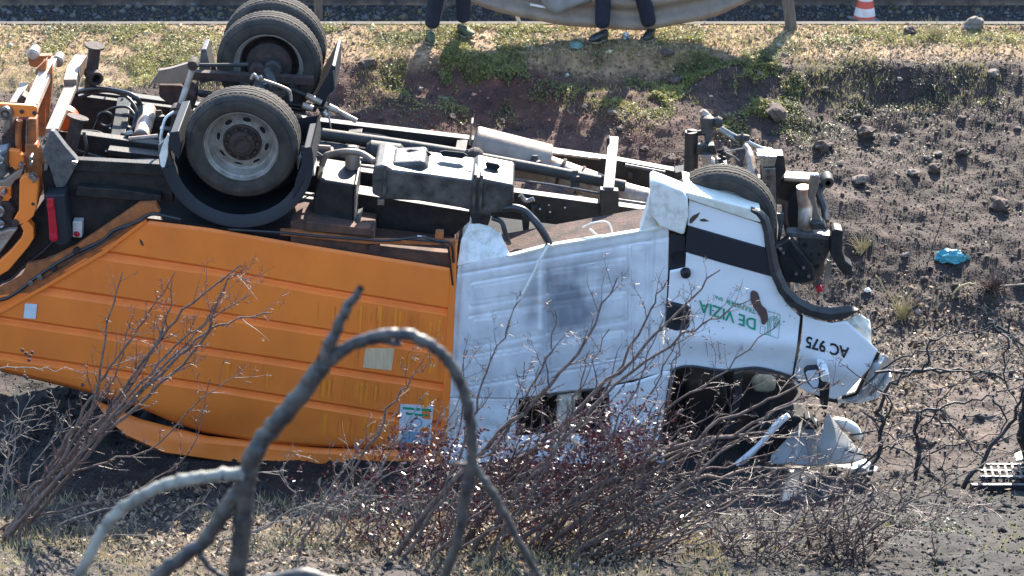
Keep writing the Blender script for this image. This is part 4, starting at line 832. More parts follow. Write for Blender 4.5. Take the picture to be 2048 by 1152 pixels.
slab('cab_far_side', [(935, 545), (1338, 470), (1520, 590), (1560, 700), (1560, 760), (1530, 830), (1480, 940), (905, 930)], 1.8, 1.9, M['white'], TR, .01)
slab('seat_back', E_([(545, 800), (620, 800), (645, 850), (640, 930), (600, 945), (540, 935)]), .1, .4, M['cream'], TR, .03)
slab('seat_back', E_([(660, 800), (740, 790), (735, 980), (650, 960)]), .15, .4, M['seat'], TR, .03)
tube('broken_trim', E_([(560, 955, .02), (620, 970, .0), (690, 1010, .0)]), .03, M['white'], TR)
# ---- sill, door, wing
slab('sill_cap', [(1300, 362), (1308, 360), (1330, 368), (1367, 383), (1376, 397), (1377, 434), (1368, 472), (1319, 455), (1302, 430)], -.06, .10, M['white_dusty'], TR, .02, seg=3)
slab('sill_strip', [(1367, 383), (1500, 417), (1521, 421), (1525, 447), (1500, 441), (1378, 400)], -.04, .30, M['cream'], TR, .012)
slab('cab_corner', [(1280, 462), (1291, 430), (1300, 395), (1304, 430), (1320, 458), (1338, 462)], .0, .12, M['white_dusty'], TR, .01)
slab('door_lower_panel', [(1378, 400), (1500, 440), (1527, 450), (1531, 496), (1375, 452)], -.015, .03, M['white'], TR, .005)
decal('scrape', C([(432, 620), (445, 605), (480, 588), (470, 608), (440, 640), (430, 640)]), -.015, M['scuff'], TR)
decal('scrape', C([(478, 622), (500, 618), (525, 630), (500, 632), (485, 630)]), -.015, M['scuff'], TR)
slab('door_trim', [(1375, 452), (1531, 497), (1546, 553), (1450, 526), (1371, 503)], -.03, .02, M['plastic_dark'], TR, .006)
slab('latch_panel', [(1340, 468), (1371, 474), (1371, 533), (1340, 540)], .0, .03, M['plastic_dark'], TR, .004)
lathe('latch_hole', T(1356, 514, -.003), -N, [(.05, 0), (.045, .008), (.04, 0), (0, -.001)], M['interior'], TR, 24)
lathe('filler_knob', T(1371, 544, -.01), -N, [(0, .05), (.02, .05), (.034, .035), (.036, 0), (0, 0)], M['black'], TR, 20)
def doorf(px, py):
    cr = 678-(1500-px)*.07
    d = -.030*math.exp(-((py-cr-10)/26)**2)+.016*(1/(1+math.exp(-(py-cr-14)/6)))+.004*prn(px, py, .7, 31)
    return d
patch('door', [[(1340, 541, 0), (1371, 534), (1372, 504), (1450, 527), (1546, 554)], [(1336, 600), (1450, 590), (1571, 604)], [(1331, 650), (1450, 645), (1600, 634)], [(1328, 700), (1470, 690), (1594, 690)], [(1324, 742), (1350, 738), (1384, 732), (1448, 741), (1515, 735), (1584, 752)]], 90, M['white'], TR, [10, 10, 10, 10], doorf, .006, ang=60)
slab('door_gap', [(1336, 540), (1341, 540), (1333, 660), (1322, 780), (1300, 905), (1293, 905), (1315, 780), (1328, 660)], .015, .03, M['interior'], TR, 0)
slab('door_gap', [(1600, 632), (1606, 632), (1600, 690), (1590, 755), (1584, 755), (1594, 690)], .012, .03, M['interior'], TR, 0)
patch('door_frame', [[(1324, 742), (1346, 742), (1349, 748)], [(1316, 800), (1338, 790)], [(1306, 870), (1322, 870)], [(1296, 940), (1330, 930)]], 12, M['white'], TR, [6, 6, 6], lambda x, y: .01, .02, ang=60)
tube('window_seal', [(1322, 920, -.0), (1322, 880, -.0), (1332, 810, -.01), (1342, 755, -.01), (1352, 738, -.01), (1384, 733, -.012), (1448, 742, -.012), (1515, 736, -.012), (1580, 753, -.012), (1600, 765, -.01)], .010, M['trim_dusty'], TR)
hd = slab('door_handle', D([(135, 168), (150, 166), (245, 190), (252, 205), (248, 285), (235, 300), (185, 308), (128, 292)]), -.035, .02, M['plastic_dark'], TR, .012, seg=3)
slab('handle_recess', D([(170, 205), (232, 212), (228, 270), (172, 270)]), -.04, -.034, M['interior'], hd, .002)
ax_ = [(1502, 414), (1521, 419), (1536, 434), (1543, 455), (1549, 488), (1557, 534), (1576, 574), (1601, 598), (1633, 613), (1667, 616), (1698, 611), (1719, 619)]
inn = [(1502, 424), (1513, 431), (1522, 445), (1528, 465), (1533, 500), (1542, 548), (1558, 585), (1580, 610), (1610, 629), (1650, 641), (1690, 637), (1719, 620)]
patch('wheel_arch_trim', [[p+(.25,) for p in ax_], [p+(-.02,) for p in ax_], [((a[0]+b[0])/2, (a[1]+b[1])/2, -.05) for a, b in zip(ax_, inn)], [p+(-.035,) for p in inn], [p+(.01,) for p in inn]], 60, M['trim_dusty'], TR, [3, 3, 3, 1], None, .006, ang=50)
def wingf(px, py):
    cr = 700+(px-1600)*.42
    return .002*prn(px, py, 1.0, 51)+.016*(1/(1+math.exp(-(py-cr-16)/6)))-.02*math.exp(-((py-cr)/30)**2)
patch('front_wing', [[(1606, 630), (1630, 639), (1663, 646), (1692, 641), (1716, 662), (1755, 700)], [(1604, 670), (1650, 690), (1740, 735)], [(1600, 700), (1640, 730), (1716, 762)], [(1590, 740), (1620, 760), (1690, 790)], [(1586, 764), (1615, 785), (1668, 798)]], 70, M['white'], TR, [8, 8, 8, 5], wingf, .006, ang=60)
patch('torn_wing_edge', [[(1692, 641, .02), (1705, 634, .0), (1720, 628, .02), (1738, 640, .1)], [(1700, 648, .01), (1715, 650, -.01), (1742, 660, .08)], [(1722, 668, .01), (1742, 690, .08)]], 30, M['cream'], TR, [6, 6], lambda x, y: .03*prn(x, y, 5, 4), .006, ang=60)
slab('wing_bracket', [(1736, 642), (1744, 655), (1743, 688), (1735, 680)], .1, .25, M['interior'], TR, .004)
patch('headlamp', [Z5([(575, 278, .05), (600, 280, -.02), (640, 310, .08), (656, 352, .25)]), Z5([(530, 340, .0), (580, 350, -.10), (640, 420, .2)]), Z5([(480, 450, 0), (540, 470, -.10), (590, 490, .2)]), Z5([(430, 545, .02), (470, 550, -.06), (530, 555, .15)]), Z5([(330, 572, .02), (380, 590, -.02), (450, 592, .1)])], 24, M['lens_clear'], TR, [6, 6, 6, 6], None, .006, ang=60)
slab('headlamp_rim', Z5([(545, 262), (580, 280), (480, 455), (430, 548), (330, 575), (335, 555), (420, 530), (470, 430), (530, 320)]), .0, .03, M['black'], TR, .004)
slab('bumper_edge', Z5([(290, 545), (335, 560), (440, 560), (520, 555), (640, 425), (655, 430), (560, 570), (450, 600), (310, 600)]), .03, .3, M['white_dusty'], TR, .008)
slab('bonnet_edge', Z5([(150, 460), (300, 560), (310, 600), (200, 580), (130, 540)]), .03, .12, M['black'], TR, .006)
# mirror hanging by the door window
mr_ = slab('mirror', Z5([(88, 400), (110, 378), (178, 372), (195, 400), (196, 470), (188, 505), (150, 510), (110, 470)]), -.16, -.10, M['plastic_dark'], TR, .012, seg=3)
slab('mirror_glass', Z5([(100, 402), (115, 390), (172, 384), (184, 402), (185, 465), (178, 495), (150, 498), (118, 460)]), -.165, -.16, M['sticker'], mr_, .002)
slab('mirror_shell', Z5([(178, 370), (225, 380), (250, 405), (258, 470), (200, 462), (196, 400)]), -.2, -.05, M['white'], TR, .02, seg=3)
slab('indicator_lens', Z5([(205, 415), (248, 412), (254, 455), (208, 450)]), -.215, -.19, M['white_lens'], TR, .006)
slab('mirror_arm', Z5([(188, 462), (256, 470), (255, 520), (240, 640), (205, 640), (190, 520)]), -.18, -.08, M['black'], TR, .012)
# window opening: inner door, headrest, wheel
slab('dash_panel', D([(500, 500), (760, 540), (800, 620), (700, 760), (600, 780), (480, 700)]), .22, .4, M['interior'], TR, .03)
slab('headrest', D([(556, 560), (600, 540), (670, 545), (684, 570), (680, 610), (640, 622), (570, 615)]), .12, .2, M['seat_pale'], TR, .03, seg=3)
slab('door_card', D([(470, 520), (520, 505), (500, 700), (440, 860), (420, 840), (470, 680)]), .08, .14, M['plastic_dark'], TR, .01)
slab('seat_back', D([(230, 560), (400, 520), (440, 640), (400, 840), (240, 860)]), .45, .7, M['interior'], TR, .05)
tube('steering_wheel', D([(560, 700, .3), (640, 650, .3), (720, 680, .3), (740, 760, .35), (690, 830, .4)]), .018, M['plastic_dark'], TR)
tube('windscreen_pillar', D([(745, 728, -.03), (690, 770, -.03), (590, 885, -.02), (450, 1010, .0)]), [.022, .028, .022, .03], M['white'], TR, 10)
slab('dash_top', D([(600, 790), (740, 735), (830, 740), (700, 900), (560, 960), (470, 1000), (600, 880)]), .05, .5, M['interior'], TR, .03)
# ---- writing on the door
dv = lambda x, y: doorf(x, y)
text('DE VIZIA', (1512, 638), (1398, 600), (-1, 23), -.006, M['green'], TR, .015, vfun=dv)
text('TRANSFER', (1511, 619), (1453, 598), (0, 9.5), -.006, M['green'], TR, .01, vfun=dv)
text('SPA', (1446, 596), (1429, 589), (0, 7), -.006, M['green'], TR, .01, vfun=dv)
text('AC 975', (1699, 695), (1613, 671), (-2, 24), -.006, M['blackprint'], TR, .025, vfun=wingf)
def stroke(name, pts, w, vf, m):
    P = D(pts); vs = []
    for i, p in enumerate(P):
        a = P[max(i-1, 0)]; b = P[min(i+1, len(P)-1)]; dx, dy = b[0]-a[0], b[1]-a[1]; l = math.hypot(dx, dy); nx_, ny_ = -dy/l*w/2, dx/l*w/2
        for s in (-1, 1): vs.append(T(p[0]+nx_*s, p[1]+ny_*s, vf(p[0], p[1])-.010))
    return mk(name, vs, [[2*i, 2*i+1, 2*i+3, 2*i+2] for i in range(len(P)-1)], m, TR)
stroke('emblem', [(640, 207), (672, 214), (702, 224), (698, 280), (693, 343), (650, 328), (601, 318), (604, 280), (626, 285), (624, 318)], 1.1, dv, M['green'])
for rr in (12, 20, 28):
    stroke('emblem', [(668+rr*math.cos(t), 262+rr*1.05*math.sin(t)) for t in [R(90)-R(270)*i/14 for i in range(15)]]+[(668-rr*.0+rr*math.cos(R(-180)), 262+rr*.6), (664-rr, 325)], 1.1, dv, M['green'])
decal_p = D([(553, 115), (560, 104), (572, 102), (590, 113), (598, 135), (603, 160), (612, 178), (632, 195), (640, 225), (642, 250), (625, 274), (610, 272), (604, 240), (585, 208), (566, 185), (553, 150)])
vs = [T(p[0], p[1], dv(p[0], p[1])-.013) for p in decal_p]; mk('scraped_patch', vs, [list(range(len(vs)))], M['brown_patch'], TR)
for i in range(3):
    x = 1400+rng.uniform(0, 60); y = 655+rng.uniform(0, 30); decal('scratch', [(x, y), (x+1.2, y), (x+5, y+30), (x+4, y+30)], dv(x, y)-.004, M['beige_metal'], TR)
for i in range(26):
    x = rng.uniform(1350, 1590); y = rng.uniform(600, 700); s = rng.uniform(1, 2.4); decal('paint_chip', [(x, y), (x+s*1.5, y+s*.3), (x+s, y+s), (x-.3, y+s*.7)], dv(x, y)-.006, M['scuff'], TR)

# ================================================================ ROADSIDE
# ---- brown crash barrier, sagging between its posts
GY_ = 6.35
def bp(px, py, y=GY_): return G(px, py, y)
bt = tuple(gpos(1588, 60)); BR = thing('crash_barrier', 'sagging brown metal crash barrier along the verge behind the two people', 'barrier', bt)
def post_w(name, foot, top_, w, h, m, parent, **k): return barw(name, foot, top_, w, h, m, parent, side=Vector((1, 0, 0)), **k)
post_w('post', gpos(1592, 60)+Vector((0, 0, -.25)), gpos(1592, 60)+Vector((-.17, .05, .72)), .105, .09, M['wood'], BR, bevel=.012)
path = [bp(640, -95), (bp(760, -75)), bp(870, -50), bp(960, -22), bp(1060, 6), bp(1180, 22), bp(1260, 26), bp(1340, 20), bp(1430, -2), bp(1520, -42), bp(1575, -88)]
pp = crom(path, 5)
prof = [(-.155, .0), (-.15, .03), (-.11, .045), (-.075, .035), (-.05, .0), (-.02, -.02), (.02, -.02), (.05, .0), (.075, .035), (.11, .045), (.15, .03), (.155, .0)]
vs = []; L_ = len(prof)
for p in pp:
    for (h, o) in prof: vs.append(p+Vector((0, -o, h+.008*math.sin(p.x*9))))
rl = mk('rail', vs, [[i*L_+j, i*L_+j+1, (i+1)*L_+j+1, (i+1)*L_+j] for i in range(len(pp)-1) for j in range(L_-1)], M['corten'], BR, ang=60)
md = rl.modifiers.new('t', 'SOLIDIFY'); md.thickness = .006
tube_p = [p+Vector((0, -.05, .02)) for p in (bp(1060, 10), bp(1077, 13), bp(1095, 16))]
vs, fs = tube_data(tube_p, .012, 6); mk('reflector', vs, fs, M['cone_white'], BR)
f = gpos(638, 46); PT = tag(barw('wooden_post', f+Vector((0, 0, -.1)), f+Vector((0, 0, .75)), .085, .075, M['wood'], None, side=Vector((1, 0, 0)), bevel=.01), 'weathered wooden barrier post standing on the verge behind the raised wheels', 'post')
# grey bag hanging over the rail
vs = []; 
for j in range(8):
    for i in range(16):
        u = i/15; w = j/7; px = 1082+u*100; py = -55+w*(62+8*math.sin(u*6)+14*math.sin(u*3.1)); p = bp(px, py, GY_-.08-.02*math.sin(u*14+w*3)); vs.append(p)
bg = mk('grey_sheet', vs, [[j*16+i, j*16+i+1, (j+1)*16+i+1, (j+1)*16+i] for j in range(7) for i in range(15)], M['grey_panel'], None, ang=60); md = bg.modifiers.new('t', 'SOLIDIFY'); md.thickness = .008
tag(bg, 'grey sheet hanging over the middle of the crash barrier', 'sheet')
# ---- traffic cone
cf = gpos(1728, 46); CN = thing('traffic_cone', 'red and white striped traffic cone standing at the edge of the road', 'cone', tuple(cf))
box_at('base', cf+Vector((0, 0, .018)), .30, .30, .036, M['cone_base'], CN, rot=.25, bevel=.01)
zz = Vector((0, 0, 1)); H0 = .036
def cone_r(h): return .118-.19*h
for nm, h0, h1, mm in (('foot_ring', 0, .025, 'cone_base'), ('red_band', .025, .05, 'cone_red'), ('white_band', .05, .135, 'cone_white'), ('red_band', .135, .21, 'cone_red'), ('white_band', .21, .29, 'cone_white'), ('red_band', .29, .39, 'cone_red'), ('white_band', .39, .44, 'cone_white'), ('red_tip', .44, .50, 'cone_red')):
    lathe(nm, cf+zz*H0, zz, [(cone_r(h0)+.001, h0), (cone_r((h0+h1)/2)+.001, (h0+h1)/2), (cone_r(h1)+.001, h1)]+([(0, h1)] if h1 == .5 else []), M[mm], CN, 36, ref=Vector((1, 0, 0)))
# ---- broken stakes
def stick(name, a, b, w, m, label, cat, group=None, h=None):
    return tag(barw(name, a, b, w, h or w*.5, m, None, side=Vector((1, 0, .0)), bevel=.003), label, cat, group)
f = gpos(1042, 54); stick('stake', f, f+Vector((-.075, 0, .19)), .03, M['pale_wood'], 'short pale stake leaning left on the verge before the barrier', 'stake')
f = gpos(1036, 34); stick('stake', G(1033, 34, f.y-.35), G(1052, 19, f.y-.35), .028, M['cone_white'], 'small white stake end crossing the leaning pale stake', 'stake')
f = gpos(1082, 38); stick('stake', f, f+Vector((-.03, 0, .055)), .03, M['pale_wood'], 'tiny broken stake stub right of the crossed pale stakes', 'stake')
f = gpos(878, 42); stick('stick', f, f+Vector((.14, .02, .40)), .028, M['wood'], 'thin wooden stick upright between the legs of the left person', 'stick')

# ---- people: continuous bodies grown with a skin modifier
def skin(name, verts, edges, rad, m, parent, root=0, sub=2, flat=None):
    me = bpy.data.meshes.new(name); c = wloc(parent); me.from_pydata([Vector(v)-c for v in verts], edges, [])
    o = bpy.data.objects.new(name, me); COL.objects.link(o); o.parent = parent
    s = o.modifiers.new('s', 'SKIN'); s.use_smooth_shade = True
    for i, r in enumerate(rad):
        d = me.skin_vertices[0].data[i]; d.radius = r if isinstance(r, tuple) else (r, r); d.use_root = (i == root)
    s.branch_smoothing = .3
    b = o.modifiers.new('b', 'SUBSURF'); b.levels = sub; b.render_levels = sub
    me.materials.append(m)
    bpy.context.view_layer.update(); dg = bpy.context.evaluated_depsgraph_get(); m2 = bpy.data.meshes.new_from_object(o.evaluated_get(dg))
    m2.name = name; o.modifiers.clear(); o.data = m2; return o
def person(fl, fr, hip, facing, label, jacket, shoes, kneel=None, kneer=None):
    base = (fl+fr)/2; P = thing('person', label, 'person', tuple(base))
    fx = Vector((math.cos(facing), math.sin(facing), 0)); sx = Vector((-fx.y, fx.x, 0)); Z = Vector((0, 0, 1))
    Hp = base+hip+Z*.92; ch = Hp+Z*.42+fx*.04; nk = Hp+Z*.56+fx*.06; hdp = Hp+Z*.70+fx*.10
    hl, hr_ = Hp+sx*.10-Z*.04, Hp-sx*.10-Z*.04
    if (fl-hl).dot(sx) < (fr-hl).dot(sx): fl, fr = fr, fl; kneel, kneer = kneer, kneel
    kl = (hl+fl)/2+fx*.03+Z*.03+(kneel or Vector()); kr = (hr_+fr)/2+fx*.05+Z*.03+(kneer or Vector())
    al, ar = fl+Z*.09, fr+Z*.09
    shl, shr = ch+sx*.19+Z*.06, ch-sx*.19+Z*.06; ell, elr = shl-Z*.28+sx*.05-fx*.02, shr-Z*.28-sx*.05-fx*.02
    wl_, wr_ = ell-Z*.18+fx*.18, elr-Z*.18+fx*.18
    body_v = [Hp, Hp+Z*.2, ch, nk, hdp, shl, ell, wl_, shr, elr, wr_, hl, kl, al, hr_, kr, ar]
    body_e = [(0, 1), (1, 2), (2, 3), (3, 4), (2, 5), (5, 6), (6, 7), (2, 8), (8, 9), (9, 10), (0, 11), (11, 12), (12, 13), (0, 14), (14, 15), (15, 16)]
    skin('body', body_v, body_e, [.13, .12, .13, .055, .09, .055, .04, .028, .055, .04, .028, .08, .052, .036, .08, .052, .036], M['skin'], P)
    cl = al.lerp(kl, .04); cr = ar.lerp(kr, .04)
    skin('trousers', [Hp, hl, hl.lerp(kl, .5), kl, kl.lerp(cl, .35)-fx*.015, cl.lerp(kl, .25), cl, hr_, hr_.lerp(kr, .5), kr, kr.lerp(cr, .35)-fx*.015, cr.lerp(kr, .25), cr], [(0, 1), (1, 2), (2, 3), (3, 4), (4, 5), (5, 6), (0, 7), (7, 8), (8, 9), (9, 10), (10, 11), (11, 12)],
         [.155, .105, .095, .085, .082, .075, .080, .105, .095, .085, .082, .075, .080], M['navy'], P)
    skin('jacket', [Hp+Z*.02, Hp+Z*.22, ch, nk-Z*.02, shl, ell, wl_, shr, elr, wr_], [(0, 1), (1, 2), (2, 3), (2, 4), (4, 5), (5, 6), (2, 7), (7, 8), (8, 9)], [.17, .155, .165, .075, .08, .06, .05, .08, .06, .05], jacket, P)
    skin('hair', [hdp+Z*.05-fx*.03, hdp+Z*.09, hdp-fx*.05], [(0, 1), (0, 2)], [.085, .07, .075], M['hair'], P)
    for (hd_, w) in ((fx*.05, 0),): skin('face', [hdp+fx*.07+Z*.0, hdp+fx*.10-Z*.015, hdp+fx*.075-Z*.05], [(0, 1), (0, 2)], [.03, .012, .03], M['skin'], P, sub=1)
    for wv, sd_ in ((wl_, 1), (wr_, -1)):
        d = (fx*.7-Z*.7).normalized(); pal = wv+d*.07; v = [wv, pal]; e = [(0, 1)]; r = [.025, .032]
        for q in range(4):
            o = sx*(q-1.5)*.019; a = pal+d*.03+o; b = a+d*(.035+.006*(1.5-abs(q-1.5)))-Z*.008; c_ = b+d*.02-Z*.022; k = len(v); v += [a, b, c_]; e += [(1, k), (k, k+1), (k+1, k+2)]; r += [.010, .009, .008]
        k = len(v); v += [wv+d*.03+sx*(-sd_)*.035, wv+d*.065+sx*(-sd_)*.05]; e += [(0, k), (k, k+1)]; r += [.012, .009]
        skin('hand', v, e, r, M['skin'], P, root=1, sub=1)
    for ft, sg, sm in ((fl, 1, shoes[0]), (fr, -1, shoes[1])):
        f2 = (fx+sx*sg*.2).normalized()
        skin('shoe', [ft-f2*.05+Z*.045, ft+f2*.04+Z*.05, ft+f2*.13+Z*.035, ft+f2*.18+Z*.03, ft-f2*.03+Z*.10], [(0, 1), (1, 2), (2, 3), (0, 4)], [.045, .046, .042, .028, .046], M[sm], P, root=1)
        lathe('shoe_sole', ft+f2*.06+Z*.004, Z, [(0, -.004), (.052, -.004), (.054, .012), (.05, .016)], M['shoe'], P, 20, ref=f2, rfun=lambda r, j, i: r*(1+1.1*abs(math.cos(2*math.pi*i/20))))
    return P
f1, f2_ = gpos(862, 80), gpos(926, 68)
person(f1, f2_, Vector((.06, .05, 0)), R(-75), 'left person in navy trousers and green-grey trainers standing on the verge edge', M['navy2'], ('shoe_green', 'shoe_green'))
f1, f2_ = gpos(1204, 80), gpos(1300, 76)
person(f1, f2_, Vector((-.03, .04, 0)), R(-120), 'right person in dark trousers and black shoes standing before the sagging barrier', M['navy2'], ('hose', 'hose'), Vector((-.03, 0, 0)))

# ---- bags, bottle
def crumple(name, cx, cy, w, h, d, m, label, cat, seed, squash=.5):
    c = gpos(cx, cy); bm = bmesh.new(); bmesh.ops.create_icosphere(bm, subdivisions=4, radius=1)
    r2 = random.Random(seed)
    import mathutils
    for v in bm.verts:
        n = mathutils.noise.noise(v.co*2.1+Vector((seed, 0, 0)))*.35+abs(mathutils.noise.noise(v.co*5+Vector((seed, 3, 0))))*.3
        v.co = v.co*(1+n); v.co = Vector((v.co.x*w/2, v.co.y*d/2, max(v.co.z, -.4)*h/2*1.3))
    me = bpy.data.meshes.new(name); bm.to_mesh(me); bm.free(); finish(me, m, 25); o = bpy.data.objects.new(name, me); COL.objects.link(o); o.location = c+Vector((0, 0, h*.2))
    return tag(o, label, cat)
crumple('plastic_bag', 1900, 522, .23, .10, .12, M['blue_plastic'], 'crumpled turquoise plastic bag lying on the bank at the right', 'bag', 5)
lathe_o = gpos(1941, 518); tag(crumple('bag_knot', 1936, 518, .04, .04, .04, M['teal_plastic'], '', '', 9), 'pale knotted end of plastic beside the turquoise bag', 'plastic scrap')
crumple('cloth_scrap', 1152, 94, .12, .05, .12, M['teal_plastic'], 'small pale green scrap of plastic on the crest below the people', 'plastic scrap', 3)
crumple('paper_scrap', 1252, 78, .07, .07, .05, M['alu'], 'shiny crushed wrapper on the grass between the right person\'s feet', 'wrapper', 8)
crumple('paper_scrap', 1735, 585, .05, .03, .04, M['cone_white'], 'small white paper scrap on dark soil right of the bumper bracket', 'paper scrap', 12)

# ---- rocks one can pick out on the bank
import mathutils
def rockmesh(seed):
    bm = bmesh.new(); bmesh.ops.create_icosphere(bm, subdivisions=3, radius=1)
    for v in bm.verts:
        p = v.co*1.3+Vector((seed*3.1, seed, 0)); n = mathutils.noise.noise(p)*.5+mathutils.noise.noise(p*2.7)*.2
        q = v.co*(1+n); q.x = round(q.x*2.6)/2.6*.4+q.x*.6; q.z = q.z*.72; v.co = q
    me = bpy.data.meshes.new('rock'); bm.to_mesh(me); bm.free(); finish(me, None, 28); return me
rmesh = {}
for k in range(6):
    for mm in ('rock', 'rock_pale'):
        a = rockmesh(k+1); a.materials.append(M[mm]); rmesh[(k, mm)] = a
ROCKS = [(1945, 55, 34, 'grey rock on the verge right of the cone', 1), (1820, 65, 22, 'brown stone on the verge right of the cone', 0), (1650, 185, 16, 'stone on the upper right bank among weeds', 0),
 (1730, 270, 34, 'reddish rock high on the bank above the front axle', 0), (1745, 275, 14, 'small pale stone touching the reddish rock high on the bank', 1), (1790, 278, 14, 0, 1), (1712, 238, 16, 0, 0), (1875, 312, 18, 'stone alone at the right of the bank', 1), (1925, 308, 24, 'pale brown rock on the right side of the bank', 0),
 (1825, 348, 20, 'white stone in the middle of the right bank', 1), (1855, 318, 12, 0, 1), (1870, 340, 26, 0, 0), (1720, 365, 24, 'pale rock just right of the front suspension', 1), (1735, 385, 10, 0, 1), (1680, 330, 14, 'small pale stone close above the right end of the front beam', 1), (1645, 298, 30, 'brown rock above the front beam', 0), (1640, 235, 12, 0, 0),
 (2000, 415, 36, 'broad flat rock near the right edge of the bank', 0), (1922, 240, 16, 0, 0), (2035, 260, 12, 0, 1), (1810, 515, 12, 'small pale stone left of the turquoise bag', 1), (1838, 460, 14, 0, 0), (1990, 380, 12, 0, 0),
 (1225, 228, 16, 'pale stone left of the suspension arm on the red bank', 1), (1170, 215, 10, 0, 1), (1350, 165, 20, 'reddish stone below the right person on the bank', 0), (1335, 108, 20, 'red clod on the crest below the right person', 0), (1520, 150, 10, 0, 1), (1568, 112, 12, 0, 1), (1450, 235, 18, 0, 0), (1555, 235, 40, 'large grey rock in the bank above the drag link', 0),
 (1340, 320, 24, 'reddish rock behind the far chassis rail', 0), (1450, 310, 22, 0, 0), (1290, 300, 14, 0, 0), (1240, 260, 12, 0, 1), (892, 200, 12, 0, 1), (905, 235, 14, 0, 0), (1150, 330, 20, 0, 0), (735, 130, 22, 'reddish clod beside the raised rear wheels', 0), (760, 240, 12, 0, 0), (840, 180, 12, 'tiny pale stone on bare soil left of the bright green patch', 1),
 (900, 640, 2, 0, 1), (1880, 830, 26, 'dark stone beneath the burnt branches', 0), (1905, 770, 14, 0, 1), (1960, 760, 22, 0, 0), (1830, 690, 20, 0, 0), (1780, 660, 16, 0, 1), (1905, 700, 12, 0, 1), (1790, 950, 18, 0, 0), (1850, 890, 30, 'blackened rock right of the detached panel', 0), (2010, 880, 14, 0, 1), (1770, 1020, 14, 0, 1), (1950, 1040, 12, 0, 0), (1860, 1110, 14, 0, 1), (250, 1090, 12, 0, 1), (60, 1100, 14, 0, 0), (700, 1080, 12, 0, 0), (620, 1110, 10, 0, 1), (1800, 160, 10, 0, 1), (1985, 150, 20, 0, 1), (1610, 100, 10, 0, 1)]
for i, (px, py, s, lab, pale) in enumerate(ROCKS):
    if s < 5: continue
    mm = 'rock_pale' if pale else 'rock'; o = bpy.data.objects.new('rock', rmesh[(i % 6, mm)]); COL.objects.link(o)
    p = gpos(px, py); d = (p-CAM).length; r = s/2/(2048*FOC/36)*d*1.15
    o.location = p+Vector((0, 0, r*.25)); o.scale = (r*rng.uniform(.9, 1.2), r*rng.uniform(.8, 1.1), r*rng.uniform(.7, 1)); o.rotation_euler = (rng.uniform(-.4, .4), rng.uniform(-.4, .4), rng.uniform(0, 6.28))
    if not lab:
        LM = [('the fuel tank', 880, 350), ('the silencer', 1020, 270), ('the front wheel', 1440, 400), ('the suspension arm', 1420, 250), ('the front beam', 1590, 360), ('the turquoise bag', 1900, 520), ('the traffic cone', 1728, 40), ('the right person', 1250, 70), ('the left person', 890, 70), ('the raised rear wheels', 540, 110), ('the headlamp', 1760, 740), ('the detached panel', 1660, 900), ('the charred stump', 2040, 880), ('the bumper bracket', 1680, 500), ('the orange body', 500, 850), ('the thorn shrub roots', 30, 1060), ('the grille', 2000, 965), ('the crest rock', 1945, 55), ('the flat rock', 2000, 415), ('the near branch', 700, 1000)]
        a, lx, ly = min(LM, key=lambda q: (q[1]-px)**2+(q[2]-py)**2); dx, dy = px-lx, py-ly
        ds = ('right of ' if dx > 0 else 'left of ') if abs(dx) > 2*abs(dy) else ('above ' if dy < 0 else 'below ') if abs(dy) > 2*abs(dx) else (('above ' if dy < 0 else 'below ')+'and to the '+('right' if dx > 0 else 'left')+' of ')
        lab = ('tiny ' if s < 13 else 'small ' if s < 19 else 'fist-sized ')+('pale' if pale else 'brown')+' stone '+ds+a
    if not lab:
        zone_ = 'on the bank behind the truck' if py < 600 else ('on the burnt ground at the right' if px > 1500 else 'in the foreground litter')
        lab = ('small pale stone ' if pale else 'small brown stone ')+zone_
    tag(o, lab, 'rock', 'stones scattered on the slope')

# ================================================================ VEGETATION
class Batch:
    def __init__(s): s.v = []; s.f = []
    def add(s, pts, rad, sides=5):
        v, f = tube_data(pts, rad, sides, False); k = len(s.v); s.v += v; s.f += [[a+k for a in q] for q in f]
    def build(s, name, m, parent, kind=None):
        if not s.v: return None
        me = bpy.data.meshes.new(name); c = wloc(parent); me.from_pydata([v-c for v in s.v], [], s.f); finish(me, m, 80)
        o = bpy.data.objects.new(name, me); COL.objects.link(o); o.parent = parent
        if kind: o['kind'] = kind
        return o
def wob(pts, amp, k=4, r=rng):
    P = crom(pts, k)
    return [p+Vector((r.gauss(0, amp), r.gauss(0, amp), r.gauss(0, amp))) if 0 < i < len(P)-1 else p for i, p in enumerate(P)]
def sprout(bt, p, d, L, r0, lvl, r, up=.25, spur=.6):
    n = max(4, int(L/.045)); pts = [p]; q = p.copy(); dd = d.normalized()
    for i in range(n):
        dd = (dd+Vector((r.gauss(0, .13), r.gauss(0, .13), r.gauss(0, .11)+up*.10))).normalized(); q = q+dd*(L/n); pts.append(q.copy())
    rad = [r0*(1-.72*i/n) for i in range(n+1)]; bt.add(pts, rad, 5 if r0 > .004 else 4)
    tips = [pts[-1]]
    for i in range(1, n):
        ax_d = (pts[i+1]-pts[i]).normalized()
        if lvl > 0 and r.random() < .55:
            s = ax_d.orthogonal(); s.rotate(Matrix.Rotation(r.uniform(0, 6.28), 3, ax_d)); nd = (ax_d*.75+s*.62+Vector((.1, -.03, .12))).normalized()
            tips += sprout(bt, pts[i], nd, L*r.uniform(.3, .6)*(1-.5*i/n), max(rad[i]*.62, .0016), lvl-1, r, up)
        elif r.random() < spur:
            s = ax_d.orthogonal(); s.rotate(Matrix.Rotation(r.uniform(0, 6.28), 3, ax_d)); e = pts[i]+(ax_d*.6+s).normalized()*r.uniform(.012, .035); bt.add([pts[i], e], [max(rad[i]*.5, .0016), .0010], 3)
    return tips
